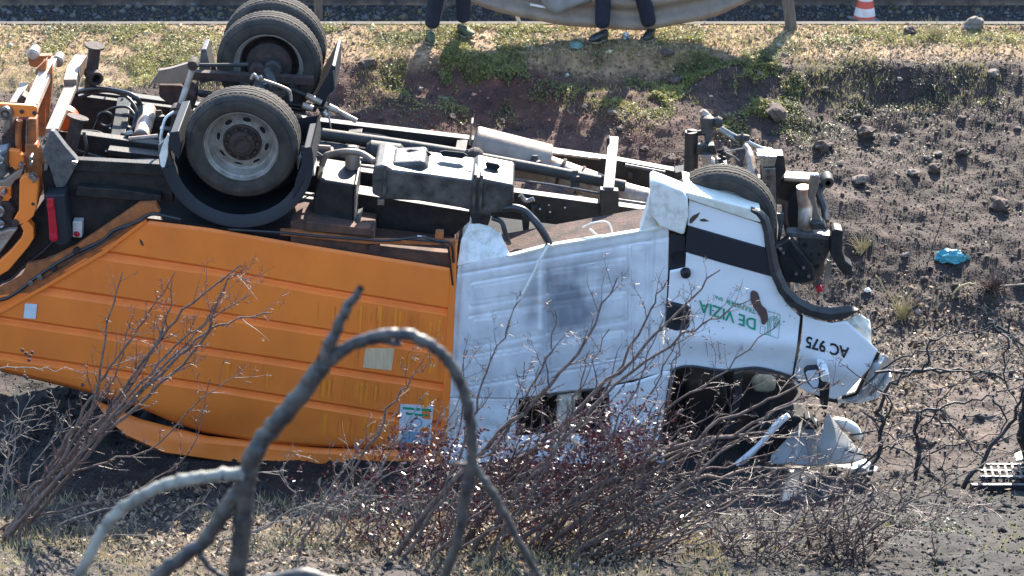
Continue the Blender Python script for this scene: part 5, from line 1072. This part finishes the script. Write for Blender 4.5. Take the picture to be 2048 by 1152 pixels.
def shrub(name, label, cat, stems, y0, m_stem, m_twig, lvl=2, dens=.5, tw=.45, seed=1, leaves=0, leafm=None, group=None, dy=0.0, rk=1.0, spur=.6, tmin=.2, drop=True, spread=.6, wb=.011):
    r = random.Random(seed); root = gpos(*stems[0][0][0]) if y0 is None else G(*stems[0][0][0], y0)
    base = Vector((root.x, root.y, float(H(root.x, root.y)))); P = thing(name, label, cat, tuple(base), group)
    tb = Batch(); alltips = []
    for k, (pts, *rest) in enumerate([(s[0], *s[1:]) for s in stems]):
        r0 = rest[0] if rest else .018; yk = (y0 if y0 is not None else root.y)+(r.uniform(-.4, .5)*spread if len(rest) < 2 else rest[1]); n = len(pts)
        W = [G(p[0], p[1], yk+dy*i/max(1, n-1)+(r.uniform(-.04, .04))) for i, p in enumerate(pts)]
        gz = float(H(W[0].x, W[0].y))
        if not drop: pass
        elif W[0].z > gz: W = [Vector((W[0].x-.05, W[0].y-.02, gz-.03))]+W
        else: W[0].z = min(W[0].z, gz)
        C_ = wob(W, wb, 5, r); rad = [max(r0*rk*.8*(1-.8*i/(len(C_)-1)), .0028) for i in range(len(C_))]
        b = Batch(); b.add(C_, rad, 7); b.build('stem', m_stem, P)
        for i in range(2, len(C_)-1):
            if i/len(C_) > tmin and r.random() < dens:
                ax_d = (C_[i+1]-C_[i]).normalized(); s = ax_d.orthogonal(); s.rotate(Matrix.Rotation(r.uniform(0, 6.28), 3, ax_d))
                nd = (ax_d*.8+s*.6+Vector((.05, -.05, .15))).normalized(); alltips += sprout(tb, C_[i], nd, tw*r.uniform(.35, 1)*(1-.45*i/len(C_)), max(rad[i]*.5, .0024), lvl-1, r, spur=spur)
            elif r.random() < spur:
                ax_d = (C_[i+1]-C_[i]).normalized(); s = ax_d.orthogonal(); s.rotate(Matrix.Rotation(r.uniform(0, 6.28), 3, ax_d)); tb.add([C_[i], C_[i]+(ax_d*.5+s).normalized()*r.uniform(.02, .045)], [.0025, .001], 3)
    tb.build('twigs', m_twig, P, 'stuff')
    return P, alltips
def leafcloud(parent, spots, n, m, size=(.010, .022), yoff=0, name='leaves'):
    cs = []
    for (px, py, rx, ry, y, w) in spots:
        k = int(n*w)
        for _ in range(k):
            a = rng.gauss(0, .5); b = rng.gauss(0, .5); cs.append(G(px+a*rx, py+b*ry, y+rng.gauss(0, .12)))
    # cluster into sprigs
    C_ = []; 
    for c in cs:
        d = Vector((rng.uniform(.2, 1), rng.gauss(0, .4), rng.uniform(.1, .9))).normalized(); L = rng.uniform(.04, .12)
        for q in range(6): C_.append(c+d*L*q/6+Vector((rng.gauss(0, .008), rng.gauss(0, .008), rng.gauss(0, .008))))
    c = np.array(C_); n = len(c); s = nr.uniform(size[0], size[1], n); Rm = rotmats(n)
    q = np.array([(-1, 0, 0), (-.1, -.42, .1), (1, 0, 0), (-.1, .42, .1)])
    V = np.einsum('nij,kj->nki', Rm, q)*s[:, None, None]+c[:, None]
    return batch(name, V, QF, m, parent=parent)
ST = M['bark_shrub']; TW = M['bark_twig']
shrub('thorn_shrub', 'bare grey-brown thorn shrub in front of the orange body at the left', 'shrub', [
 ([(10, 1075), (60, 1000), (130, 910), (190, 800), (215, 650), (245, 545)], .022), ([(25, 1060), (110, 950), (200, 840), (290, 720), (370, 620), (480, 530)], .026), ([(35, 1050), (140, 930), (260, 810), (360, 710), (440, 650), (545, 625)], .022),
 ([(30, 1065), (160, 900), (270, 760), (330, 650), (345, 560)], .017), ([(40, 1070), (180, 900), (300, 790), (400, 690), (455, 560), (500, 560)], .019), ([(0, 1090), (120, 900), (180, 800), (230, 720), (290, 640), (350, 545)], .016),
 ([(10, 1050), (150, 1015), (260, 985), (380, 900), (420, 760)], .013), ([(60, 980), (190, 930), (300, 900), (400, 800), (480, 745)], .012), ([(20, 1070), (130, 940), (230, 830), (320, 740), (400, 660), (430, 610)], .016), ([(50, 1040), (150, 920), (260, 790), (350, 690), (420, 640), (500, 590)], .016), ([(15, 1060), (90, 960), (160, 850), (220, 770), (250, 700), (255, 640)], .014)], None, ST, TW, 3, .7, .40, 3, rk=1.0, tmin=.28, wb=.006)
shrub('pale_shrub', 'tangle of pale dry twigs at the lower left corner', 'shrub', [
 ([(-30, 1040), (10, 960), (20, 870), (70, 790)], .010), ([(0, 1050), (40, 980), (90, 900), (150, 840)], .010), ([(-60, 1000), (0, 900), (60, 860), (120, 800)], .009), ([(-20, 1010), (30, 900), (40, 820), (10, 760)], .009), ([(20, 1080), (25, 1000), (15, 900), (8, 830)], .010)], None, M['bark_pale'], M['bark_pale'], 2, .7, .35, 21, tmin=.1)
P, _ = shrub('bramble_cane', 'single arching thorny cane with dried berries crossing the orange side at the left', 'cane', [([(-80, 745), (0, 738), (80, 738), (160, 744), (230, 756)], .008, 0)], -1.2, M['bark_pale'], M['bark_pale'], 1, .05, .1, 5, spur=.9, tmin=.0)
for (x, y) in ((52, 707), (60, 712), (64, 705), (58, 720), (49, 752), (54, 756), (165, 770), (45, 700)):
    bm = bmesh.new(); bmesh.ops.create_icosphere(bm, subdivisions=2, radius=.012); me = bpy.data.meshes.new('berry'); bm.to_mesh(me); bm.free(); finish(me, M['hub']); o = bpy.data.objects.new('berry', me); COL.objects.link(o); o.parent = P; o.location = G(x, y, -1.2)-wloc(P)
cen = [([(760, 1152), (880, 990), (1000, 870), (1120, 750), (1190, 650), (1235, 555)], .024), ([(900, 1130), (1000, 970), (1110, 860), (1240, 740), (1340, 640), (1440, 540)], .026), ([(860, 1152), (960, 1020), (1080, 900), (1200, 790), (1290, 640), (1335, 560)], .022),
 ([(950, 1160), (1100, 1030), (1280, 930), (1450, 840), (1560, 790), (1650, 740)], .022), ([(620, 1060), (720, 920), (790, 800), (840, 740), (880, 690)], .013), ([(900, 1160), (1040, 1060), (1240, 980), (1420, 940), (1560, 900)], .018),
 ([(1000, 1160), (1160, 1040), (1330, 930), (1500, 850), (1620, 790), (1680, 760)], .020), ([(820, 1100), (900, 960), (950, 830), (980, 720), (1040, 600)], .016), ([(860, 1140), (950, 960), (1050, 800), (1100, 700), (1110, 620)], .015), ([(940, 1100), (1080, 930), (1210, 790), (1340, 690), (1420, 640), (1500, 600)], .02),
 ([(930, 1160), (1090, 950), (1150, 800), (1180, 700)], .014), ([(780, 1160), (850, 1030), (900, 920), (930, 800), (935, 700)], .013), ([(1010, 1130), (1180, 950), (1330, 820), (1450, 740), (1560, 640)], .016)]
def fan(n, xr, ang, Lr, r, ymin=560, bend=.12):
    out = []
    for i in range(n):
        x = r.uniform(*xr); a = R(r.uniform(*ang)); L = r.uniform(*Lr); pts = [(x, 1175)]; y = 1175; k = 5; b = r.uniform(-bend, bend)
        for j in range(k):
            a += b+r.gauss(0, .05); x += math.cos(a)*L/k; y = max(ymin, y-math.sin(a)*L/k); pts.append((x, y))
        out.append((pts, r.uniform(.007, .015)))
    return out
rf = random.Random(77)
cen += fan(34, (760, 1280), (36, 62), (280, 700), rf)
shrub('bare_shrub', 'big bare reddish-brown shrub leaning right across the front of the white cab', 'shrub', cen, -2.75, ST, TW, 3, .62, .42, 8, tmin=.22, spread=1)
shrub('bare_shrub', 'low shrub with pale arching limbs spreading right below the smashed windscreen', 'shrub', [
 ([(1060, 1165), (1200, 1060), (1340, 980), (1470, 945), (1600, 940), (1720, 975), (1830, 1010)], .019), ([(1040, 1165), (1180, 1090), (1330, 1020), (1480, 985), (1650, 990), (1760, 1010)], .016), ([(1080, 1165), (1260, 1100), (1420, 1060), (1560, 1060), (1700, 1100)], .013),
 ([(1050, 1160), (1190, 1010), (1350, 900), (1500, 870), (1640, 880)], .015), ([(1070, 1165), (1250, 1040), (1420, 930), (1540, 830), (1640, 780)], .014), ([(1100, 1165), (1290, 1080), (1480, 1020), (1620, 1040)], .012)]+fan(30, (980, 1560), (12, 42), (260, 620), rf, 760), -2.85, M['bark_mid'], TW, 3, .5, .42, 17, tmin=.22)
P, _ = shrub('red_leaf_shrub', 'shrub with withered dark red leaves in front of the cab roof', 'shrub', [
 ([(1000, 1160), (1080, 1040), (1180, 930), (1290, 840)], .014), ([(960, 1160), (1010, 1040), (1090, 960), (1180, 880)], .012), ([(900, 1165), (880, 1040), (860, 950), (820, 890)], .012), ([(860, 1165), (800, 1060), (740, 980), (700, 920)], .012), ([(1040, 1165), (1120, 1080), (1200, 1000), (1290, 960)], .012),
 ([(820, 1165), (740, 1090), (680, 1030)], .010), ([(930, 1165), (950, 1060), (960, 960), (1010, 880)], .012), ([(1060, 1165), (1170, 1110), (1300, 1060), (1400, 1010)], .012)], -2.7, TW, TW, 2, .6, .34, 27, tmin=.2)
leafcloud(P, [(1230, 870, 110, 70, -2.7, .12), (1150, 930, 160, 60, -2.7, .14), (1050, 960, 180, 90, -2.7, .16), (860, 910, 130, 70, -2.7, .11), (1000, 1030, 260, 90, -2.7, .16), (800, 1040, 200, 110, -2.7, .12), (1130, 1070, 220, 120, -2.7, .14), (1320, 1050, 130, 70, -2.7, .05), (900, 1110, 260, 80, -2.7, .12), (1230, 900, 60, 40, -2.7, .05)], 1600, M['leaf_red'], (.009, .021))
shrub('twiggy_shrub', 'mesh of thin pale twigs under the orange body\'s front corner', 'shrub', [
 ([(560, 1100), (640, 1000), (720, 900), (800, 820)], .011), ([(540, 1110), (620, 1040), (760, 960), (880, 900)], .010), ([(640, 1130), (720, 1000), (800, 880), (850, 790)], .011), ([(660, 1140), (690, 1020), (740, 930), (760, 850)], .009), ([(520, 1060), (640, 1000), (800, 990), (920, 990)], .009),
 ([(600, 1150), (720, 1060), (840, 960), (900, 850), (930, 700)], .012), ([(580, 1080), (590, 1000), (560, 940), (600, 900)], .008)]+fan(12, (560, 800), (30, 70), (180, 460), rf, 700), -2.4, M['bark_pale'], M['bark_pale'], 2, .6, .36, 31, tmin=.15)
dk = M['bark_dark']
shrub('thin_shrub', 'thin dark upright twigs in the lower right foreground', 'shrub', [
 ([(1700, 1165), (1695, 1080), (1690, 1000), (1700, 940)], .012), ([(1705, 1165), (1740, 1080), (1800, 1000), (1810, 940)], .010), ([(1690, 1165), (1620, 1080), (1600, 1000), (1560, 960)], .009), ([(1700, 1150), (1760, 1090), (1850, 1040), (1880, 990)], .009), ([(1680, 1165), (1640, 1100), (1660, 1000), (1640, 940)], .010),
 ([(1715, 1165), (1730, 1100), (1720, 1030), (1750, 980)], .008), ([(1850, 1165), (1870, 1090), (1860, 1030)], .007), ([(1600, 1165), (1560, 1090), (1500, 1050)], .008), ([(1560, 1165), (1590, 1080), (1640, 1040)], .008)]+fan(16, (1480, 1860), (50, 120), (90, 260), rf, 900), -2.9, TW, TW, 2, .6, .3, 41, tmin=.1)
shrub('dry_branch', 'thin low sapling twigs lying across the burnt foreground at the centre', 'shrub', [
 ([(380, 1150), (470, 1075), (600, 1030), (700, 1000)], .009), ([(120, 1050), (260, 1000), (400, 960), (560, 950)], .007), ([(1180, 1160), (1400, 1120), (1620, 1110)], .008), ([(1300, 1160), (1420, 1080), (1560, 1040), (1700, 1050)], .010), ([(330, 1160), (340, 1060), (420, 980)], .006), ([(200, 1170), (330, 1120), (520, 1090)], .007), ([(0, 1120), (140, 1080), (300, 1070)], .007)], -2.7, M['bark_pale'], M['bark_pale'], 1, .4, .3, 43, tmin=.1)
shrub('burnt_tree', 'charred fallen branches spreading at the right edge beside the wing', 'branch', [
 ([(1905, 1000), (1960, 930), (2020, 850), (2050, 770), (2100, 700)], .026), ([(1905, 990), (1860, 940), (1830, 905)], .024), ([(1740, 950), (1765, 860), (1760, 820), (1790, 765), (1850, 735), (1858, 690), (1900, 675), (1985, 650)], .022), ([(1975, 640), (2010, 670), (2060, 720)], .02),
 ([(1830, 960), (1835, 860), (1840, 825), (1930, 805), (1985, 790), (2060, 760)], .020), ([(1750, 745), (1900, 742), (2060, 740)], .014), ([(1760, 860), (1780, 800), (1700, 740), (1675, 715)], .010), ([(1985, 790), (2010, 850), (1960, 900)], .012), ([(2020, 640), (2010, 750), (2040, 820), (2060, 860)], .010), ([(1700, 955), (1790, 890), (1880, 960), (1930, 1000)], .012), ([(1900, 1010), (1890, 950), (1905, 860), (1880, 800)], .008), ([(1730, 770), (1790, 720), (1870, 700), (1960, 700), (2060, 660)], .011), ([(1850, 830), (1930, 870), (1990, 900), (2070, 900)], .011), ([(1800, 960), (1880, 900), (1960, 880), (2060, 830)], .012), ([(1990, 650), (2050, 690), (2090, 740)], .016), ([(1780, 900), (1850, 850), (1900, 780), (1980, 740), (2060, 720)], .009)],
 -.55, dk, dk, 2, .26, .36, 51, rk=.95, spur=.25, tmin=.1, drop=False, spread=.5)
shrub('burnt_branch', 'black fallen branch lying level on the ground at the far right', 'branch', [([(1790, 745), (1880, 738), (1970, 745), (2080, 735)], .022, 0), ([(1960, 740), (2020, 760), (2080, 765)], .015, 0)], 1.1, dk, dk, 1, .2, .3, 57, spur=.2, drop=False)
shrub('twig_debris', 'loose charred twigs strewn right of the crushed cab', 'branch', [([(1690, 900), (1800, 930), (1900, 965)], .008), ([(1700, 870), (1830, 850), (1960, 880)], .008), ([(1800, 985), (1930, 930), (2040, 900)], .008), ([(1720, 820), (1790, 880), (1840, 950)], .009), ([(1840, 780), (1930, 760), (2050, 690)], .007), ([(1920, 860), (1990, 950), (2060, 960)], .008)], -.3, dk, dk, 2, .5, .3, 61, rk=1, spur=.3, tmin=.0, drop=False)
# upright charred stump at the right edge, and the debris below it
a = G(2058, 940, -.2); tb = Batch(); pts = [Vector((a.x+.05, a.y, float(H(a.x, a.y))-.1)), a+Vector((.04, 0, .1)), G(2056, 860, -.2), G(2066, 800, -.2), G(2074, 740, -.2)]
stp = thing('charred_stump', 'thick charred stump standing at the right edge of the picture', 'stump', (a.x, a.y, float(H(a.x, a.y)))); tb.add(wob(pts, .012), [.10]*5+[.085]*6+[.07]*(len(crom(pts, 4))-11), 12); tb.build('trunk', M['char'], stp)
# thin stems on the upper bank, dry tufts
def tuft(label, px, py, n, h, m, spread=.5, w=.003, name='dry_tuft'):
    p = gpos(px, py); vs = []; fs = []; r = random.Random(px)
    P = thing(name, label, 'grass tuft', tuple(p)); b = Batch()
    for i in range(n):
        d = Vector((r.gauss(0, spread), r.gauss(0, spread), 1)).normalized(); L = h*r.uniform(.4, 1.1); q = p+Vector((r.gauss(0, .02), r.gauss(0, .02), -.01))
        b.add([q, q+d*L*.5, q+d*L+Vector((d.x, d.y, -.3))*L*.25], [w, w*.8, w*.3], 3)
    b.build('blades', m, P, 'stuff'); return P
tuft('yellow-green dry grass tuft at the foot of the bank behind the wing', 1805, 635, 60, .28, M['straw'], .35)
tuft('brown dry grass tuft right of the turquoise bag', 1985, 585, 130, .26, M['bark_shrub'], .5)
tuft('small pale weed growing on the verge right of the cone', 1872, 78, 60, .24, M['straw'], .5)
tuft('thin straw tuft on the bank right of the bumper bracket', 1722, 505, 40, .22, M['straw'], .3)
tuft('brown weed clump right of the far wheels on the verge post', 655, 40, 40, .12, M['straw'], .5)
for (lab, pts, r0, y) in (('tall thin bare stem standing on the right bank', [(1892, 410), (1888, 330), (1888, 245)], .005, 3.9), ('leaning dry stem rising from the straw tuft behind the wing', [(1805, 640), (1775, 590), (1752, 555)], .008, 2.5), ('pale curved root lying on the soil under the turquoise bag', [(1905, 598), (1912, 580), (1930, 570), (1952, 567)], .009, 2.62), ('pale bent stalk left of the curved root', [(1876, 630), (1876, 600), (1880, 583)], .006, 2.5), ('pale bent twig on the upper right slope', [(1632, 255), (1640, 243), (1636, 236)], .008, 4.5), ('short dead stem near the blue bag bottom', [(1895, 550), (1896, 575), (1885, 590)], .005, 2.7)):
    P = thing('dry_stalk', lab, 'stem', tuple(gpos(*pts[0]))); b = Batch(); W = [G(p[0], p[1], y) for p in pts]; off = gpos(*pts[0])-W[0]; W = [w+off for w in W]; b.add(wob(W, .004), r0, 6); b.build('stem', M['straw'], P)
tag(barw('dry_stalk', gpos(1990, 581)+Vector((0, 0, .03)), gpos(2060, 581)+Vector((0, 0, .04)), .014, .014, M['bark_pale'], None), 'pale straight stick on the soil at the right edge by the brown tuft', 'stick')
# ---- detached panels on the ground in front of the cab
p0 = tuple(gpos(1640, 940)); DP = thing('detached_panel', 'torn grey-white cab panel lying folded on the ground under the wing', 'body panel', p0)
patch('panel_face', [Z5([(92, 688, .25), (170, 700, .25)]), Z5([(-0, 805, .1), (60, 800, .1), (172, 790, .12)]), Z5([(-120, 930, -.05), (20, 935, -.05), (172, 925, -.02)]), Z5([(-130, 985, -.1), (20, 990, -.1), (180, 1000, -.1)])], 30, M['grey_panel'], DP, [8, 8, 4], lambda x, y: .012*prn(x, y, 2, 4), .008, v=-.1, ang=60)
patch('panel_face', [Z5([(240, 662, .2), (250, 668, .22)]), Z5([(200, 760, .05), (330, 775, .15)]), Z5([(172, 860, -.05), (415, 862, .1)]), Z5([(172, 950, -.08), (460, 905, .05)]), Z5([(180, 1000, -.1), (460, 965, -.02)])], 30, M['grey_panel'], DP, [6, 6, 6, 4], lambda x, y: .01*prn(x, y, 2, 14), .008, v=-.12, ang=60)
patch('panel_edge', [Z5([(400, 985, -.1), (480, 955, -.1), (560, 1010, -.05)]), Z5([(400, 1020, -.2), (470, 1010, -.22), (540, 1060, -.15)]), Z5([(380, 1070, -.15), (460, 1080, -.15), (520, 1085, -.1)])], 24, M['white'], DP, [6, 6], lambda x, y: .05*prn(x, y, 4, 4), .008, v=-.1, ang=60)
patch('panel_face', [Z5([(-150, 1010, .0), (100, 1005, .05), (400, 985, .1)]), Z5([(-130, 1060, -.1), (120, 1060, -.1), (420, 1060, -.05)])], 40, M['grey_panel'], DP, [6], lambda x, y: .03*prn(x, y, 3, 9), .008, v=-.15, ang=60)
slab('panel_fold', Z5([(95, 700), (130, 690), (180, 760), (160, 790), (90, 770)]), .05, .15, M['plastic_dark'], DP, .01)
P_ = [T(*p) for p in Z5([(290, 722, .35), (340, 730, .3), (400, 760, .3), (420, 800, .35)])]; vs, fs = tube_data(crom(P_, 4), .045, 12); tag(mk('washer_bottle', vs, fs, M['white_dusty'], None, ang=60), 'pale plastic tube lying on the stones behind the detached panel', 'tube')
def ground_slab(name, pts, th, m, label, cat, lift=.02):
    top_ = [gpos(*p)+Vector((0, 0, lift+th)) for p in pts]; z = sum(t.z for t in top_)/len(top_)
    top_ = [Vector((t.x, t.y, t.z*.3+z*.7)) for t in top_]; n = len(pts); bt_ = [t-Vector((0, 0, th)) for t in top_]
    return tag(mk(name, top_+bt_, [list(range(n)), list(range(2*n-1, n-1, -1))]+[[i, i+n, (i+1) % n+n, (i+1) % n] for i in range(n)], m, None, .006), label, cat)
gr = thing('grille', 'pale slatted plastic piece lying flat at the right edge of the burnt ground', 'grille', tuple(gpos(2000, 975)))
for k in range(7):
    x = 1965+k*14; a = gpos(x, 948)+Vector((0, 0, .07)); b = gpos(x+6, 975)+Vector((0, 0, .07)); barw('slat', a, b, .02, .02, M['grey'], gr, side=Vector((1, 0, 0)))
for y in (950, 962, 974): barw('cross_bar', gpos(1958, y)+Vector((0, 0, .075)), gpos(2075, y)+Vector((0, 0, .075)), .022, .02, M['grey'], gr, side=Vector((0, 1, 0)))
barw('lower_frame', gpos(1940, 985)+Vector((0, 0, .04)), gpos(2080, 985)+Vector((0, 0, .04)), .03, .05, M['hose'], gr, side=Vector((0, 1, 0)))
ground_slab('broken_glass', [(1480, 985), (1600, 975), (1700, 985), (1650, 1000), (1500, 1002)], .008, M['glass'], 'sheet of dark shattered windscreen glass in front of the roof', 'glass')
ground_slab('wood_board', [(2025, 935), (2080, 925), (2090, 940), (2030, 945)], .02, M['pale_wood'], 'pale board end beside the charred stump', 'board', .1)

# ---- blurred branch close to the camera, rooted in the slope below the frame
M['bark_near_lit'] = mat('near_lit_bark', (.26, .245, .20), .7, scale=18, col2=(.06, .055, .05), bump=.3, bscale=20, thr=(.3, .6))  # sunlit look of the left limb put into a paler bark colour
NB = M['bark_near']; yb = -8.2
def NG(x, y, o=0): return G(x, y, yb+o)
fo = NG(475, 1190); NBt = thing('near_branch', 'thick out-of-focus arching branch close to the viewer', 'tree', (fo.x, fo.y, float(H(fo.x, fo.y))))
def limb(name, pts, r0, r1, amp=.002, mm=None):
    P = wob(pts, amp, 8); n = len(P); b = Batch(); b.add(P, [.80*(r0+(r1-r0)*i/(n-1))*rng.uniform(.95, 1.06)*(1.14 if i % 11 == 5 else 1) for i in range(n)], 14); b.build(name, mm or NB, NBt)
px2m = 1/(2048*FOC/36)*(NG(600, 900)-CAM).length
limb('trunk', [Vector((fo.x-.1, fo.y+.1, float(H(fo.x, fo.y))-.2)), Vector((fo.x-.03, fo.y, fo.z-.8)), fo, NG(483, 1080), NG(490, 980), NG(512, 900), NG(560, 838), NG(615, 770), NG(650, 722)], 26*px2m, 22*px2m)
limb('branch', [NG(648, 725), NG(668, 670), NG(694, 618), NG(722, 576)], 17*px2m, 9*px2m)
limb('branch', [NG(625, 752), NG(665, 712), NG(715, 690), NG(762, 680), NG(802, 690)], 16*px2m, 7*px2m)
limb('branch', [NG(655, 725), NG(705, 690), NG(765, 670), NG(825, 672), NG(880, 705), NG(920, 765), NG(940, 840), NG(945, 930)], 15*px2m, 14*px2m)
limb('branch', [NG(945, 925), NG(930, 1000), NG(915, 1080), NG(885, 1170)], 15*px2m, 13*px2m)
limb('branch', [NG(945, 925), NG(985, 985), NG(1025, 1060), NG(1085, 1170)], 11*px2m, 9*px2m)
limb('branch', [NG(955, 925), NG(930, 930), NG(910, 925)], 8*px2m, 4*px2m)
limb('branch', [NG(495, 945), NG(430, 952), NG(360, 962), NG(300, 985), NG(240, 1020), NG(195, 1080), NG(150, 1170)], 17*px2m, 13*px2m, mm=M['bark_near_lit'])
limb('branch', [NG(492, 960), NG(455, 1010), NG(415, 1075), NG(365, 1115), NG(300, 1165)], 20*px2m, 18*px2m)
limb('branch', [NG(395, 1095), NG(410, 1125), NG(440, 1150), NG(480, 1180)], 9*px2m, 7*px2m)
limb('branch', [NG(440, 1185), NG(540, 1165), NG(610, 1152), NG(680, 1172)], 24*px2m, 18*px2m)
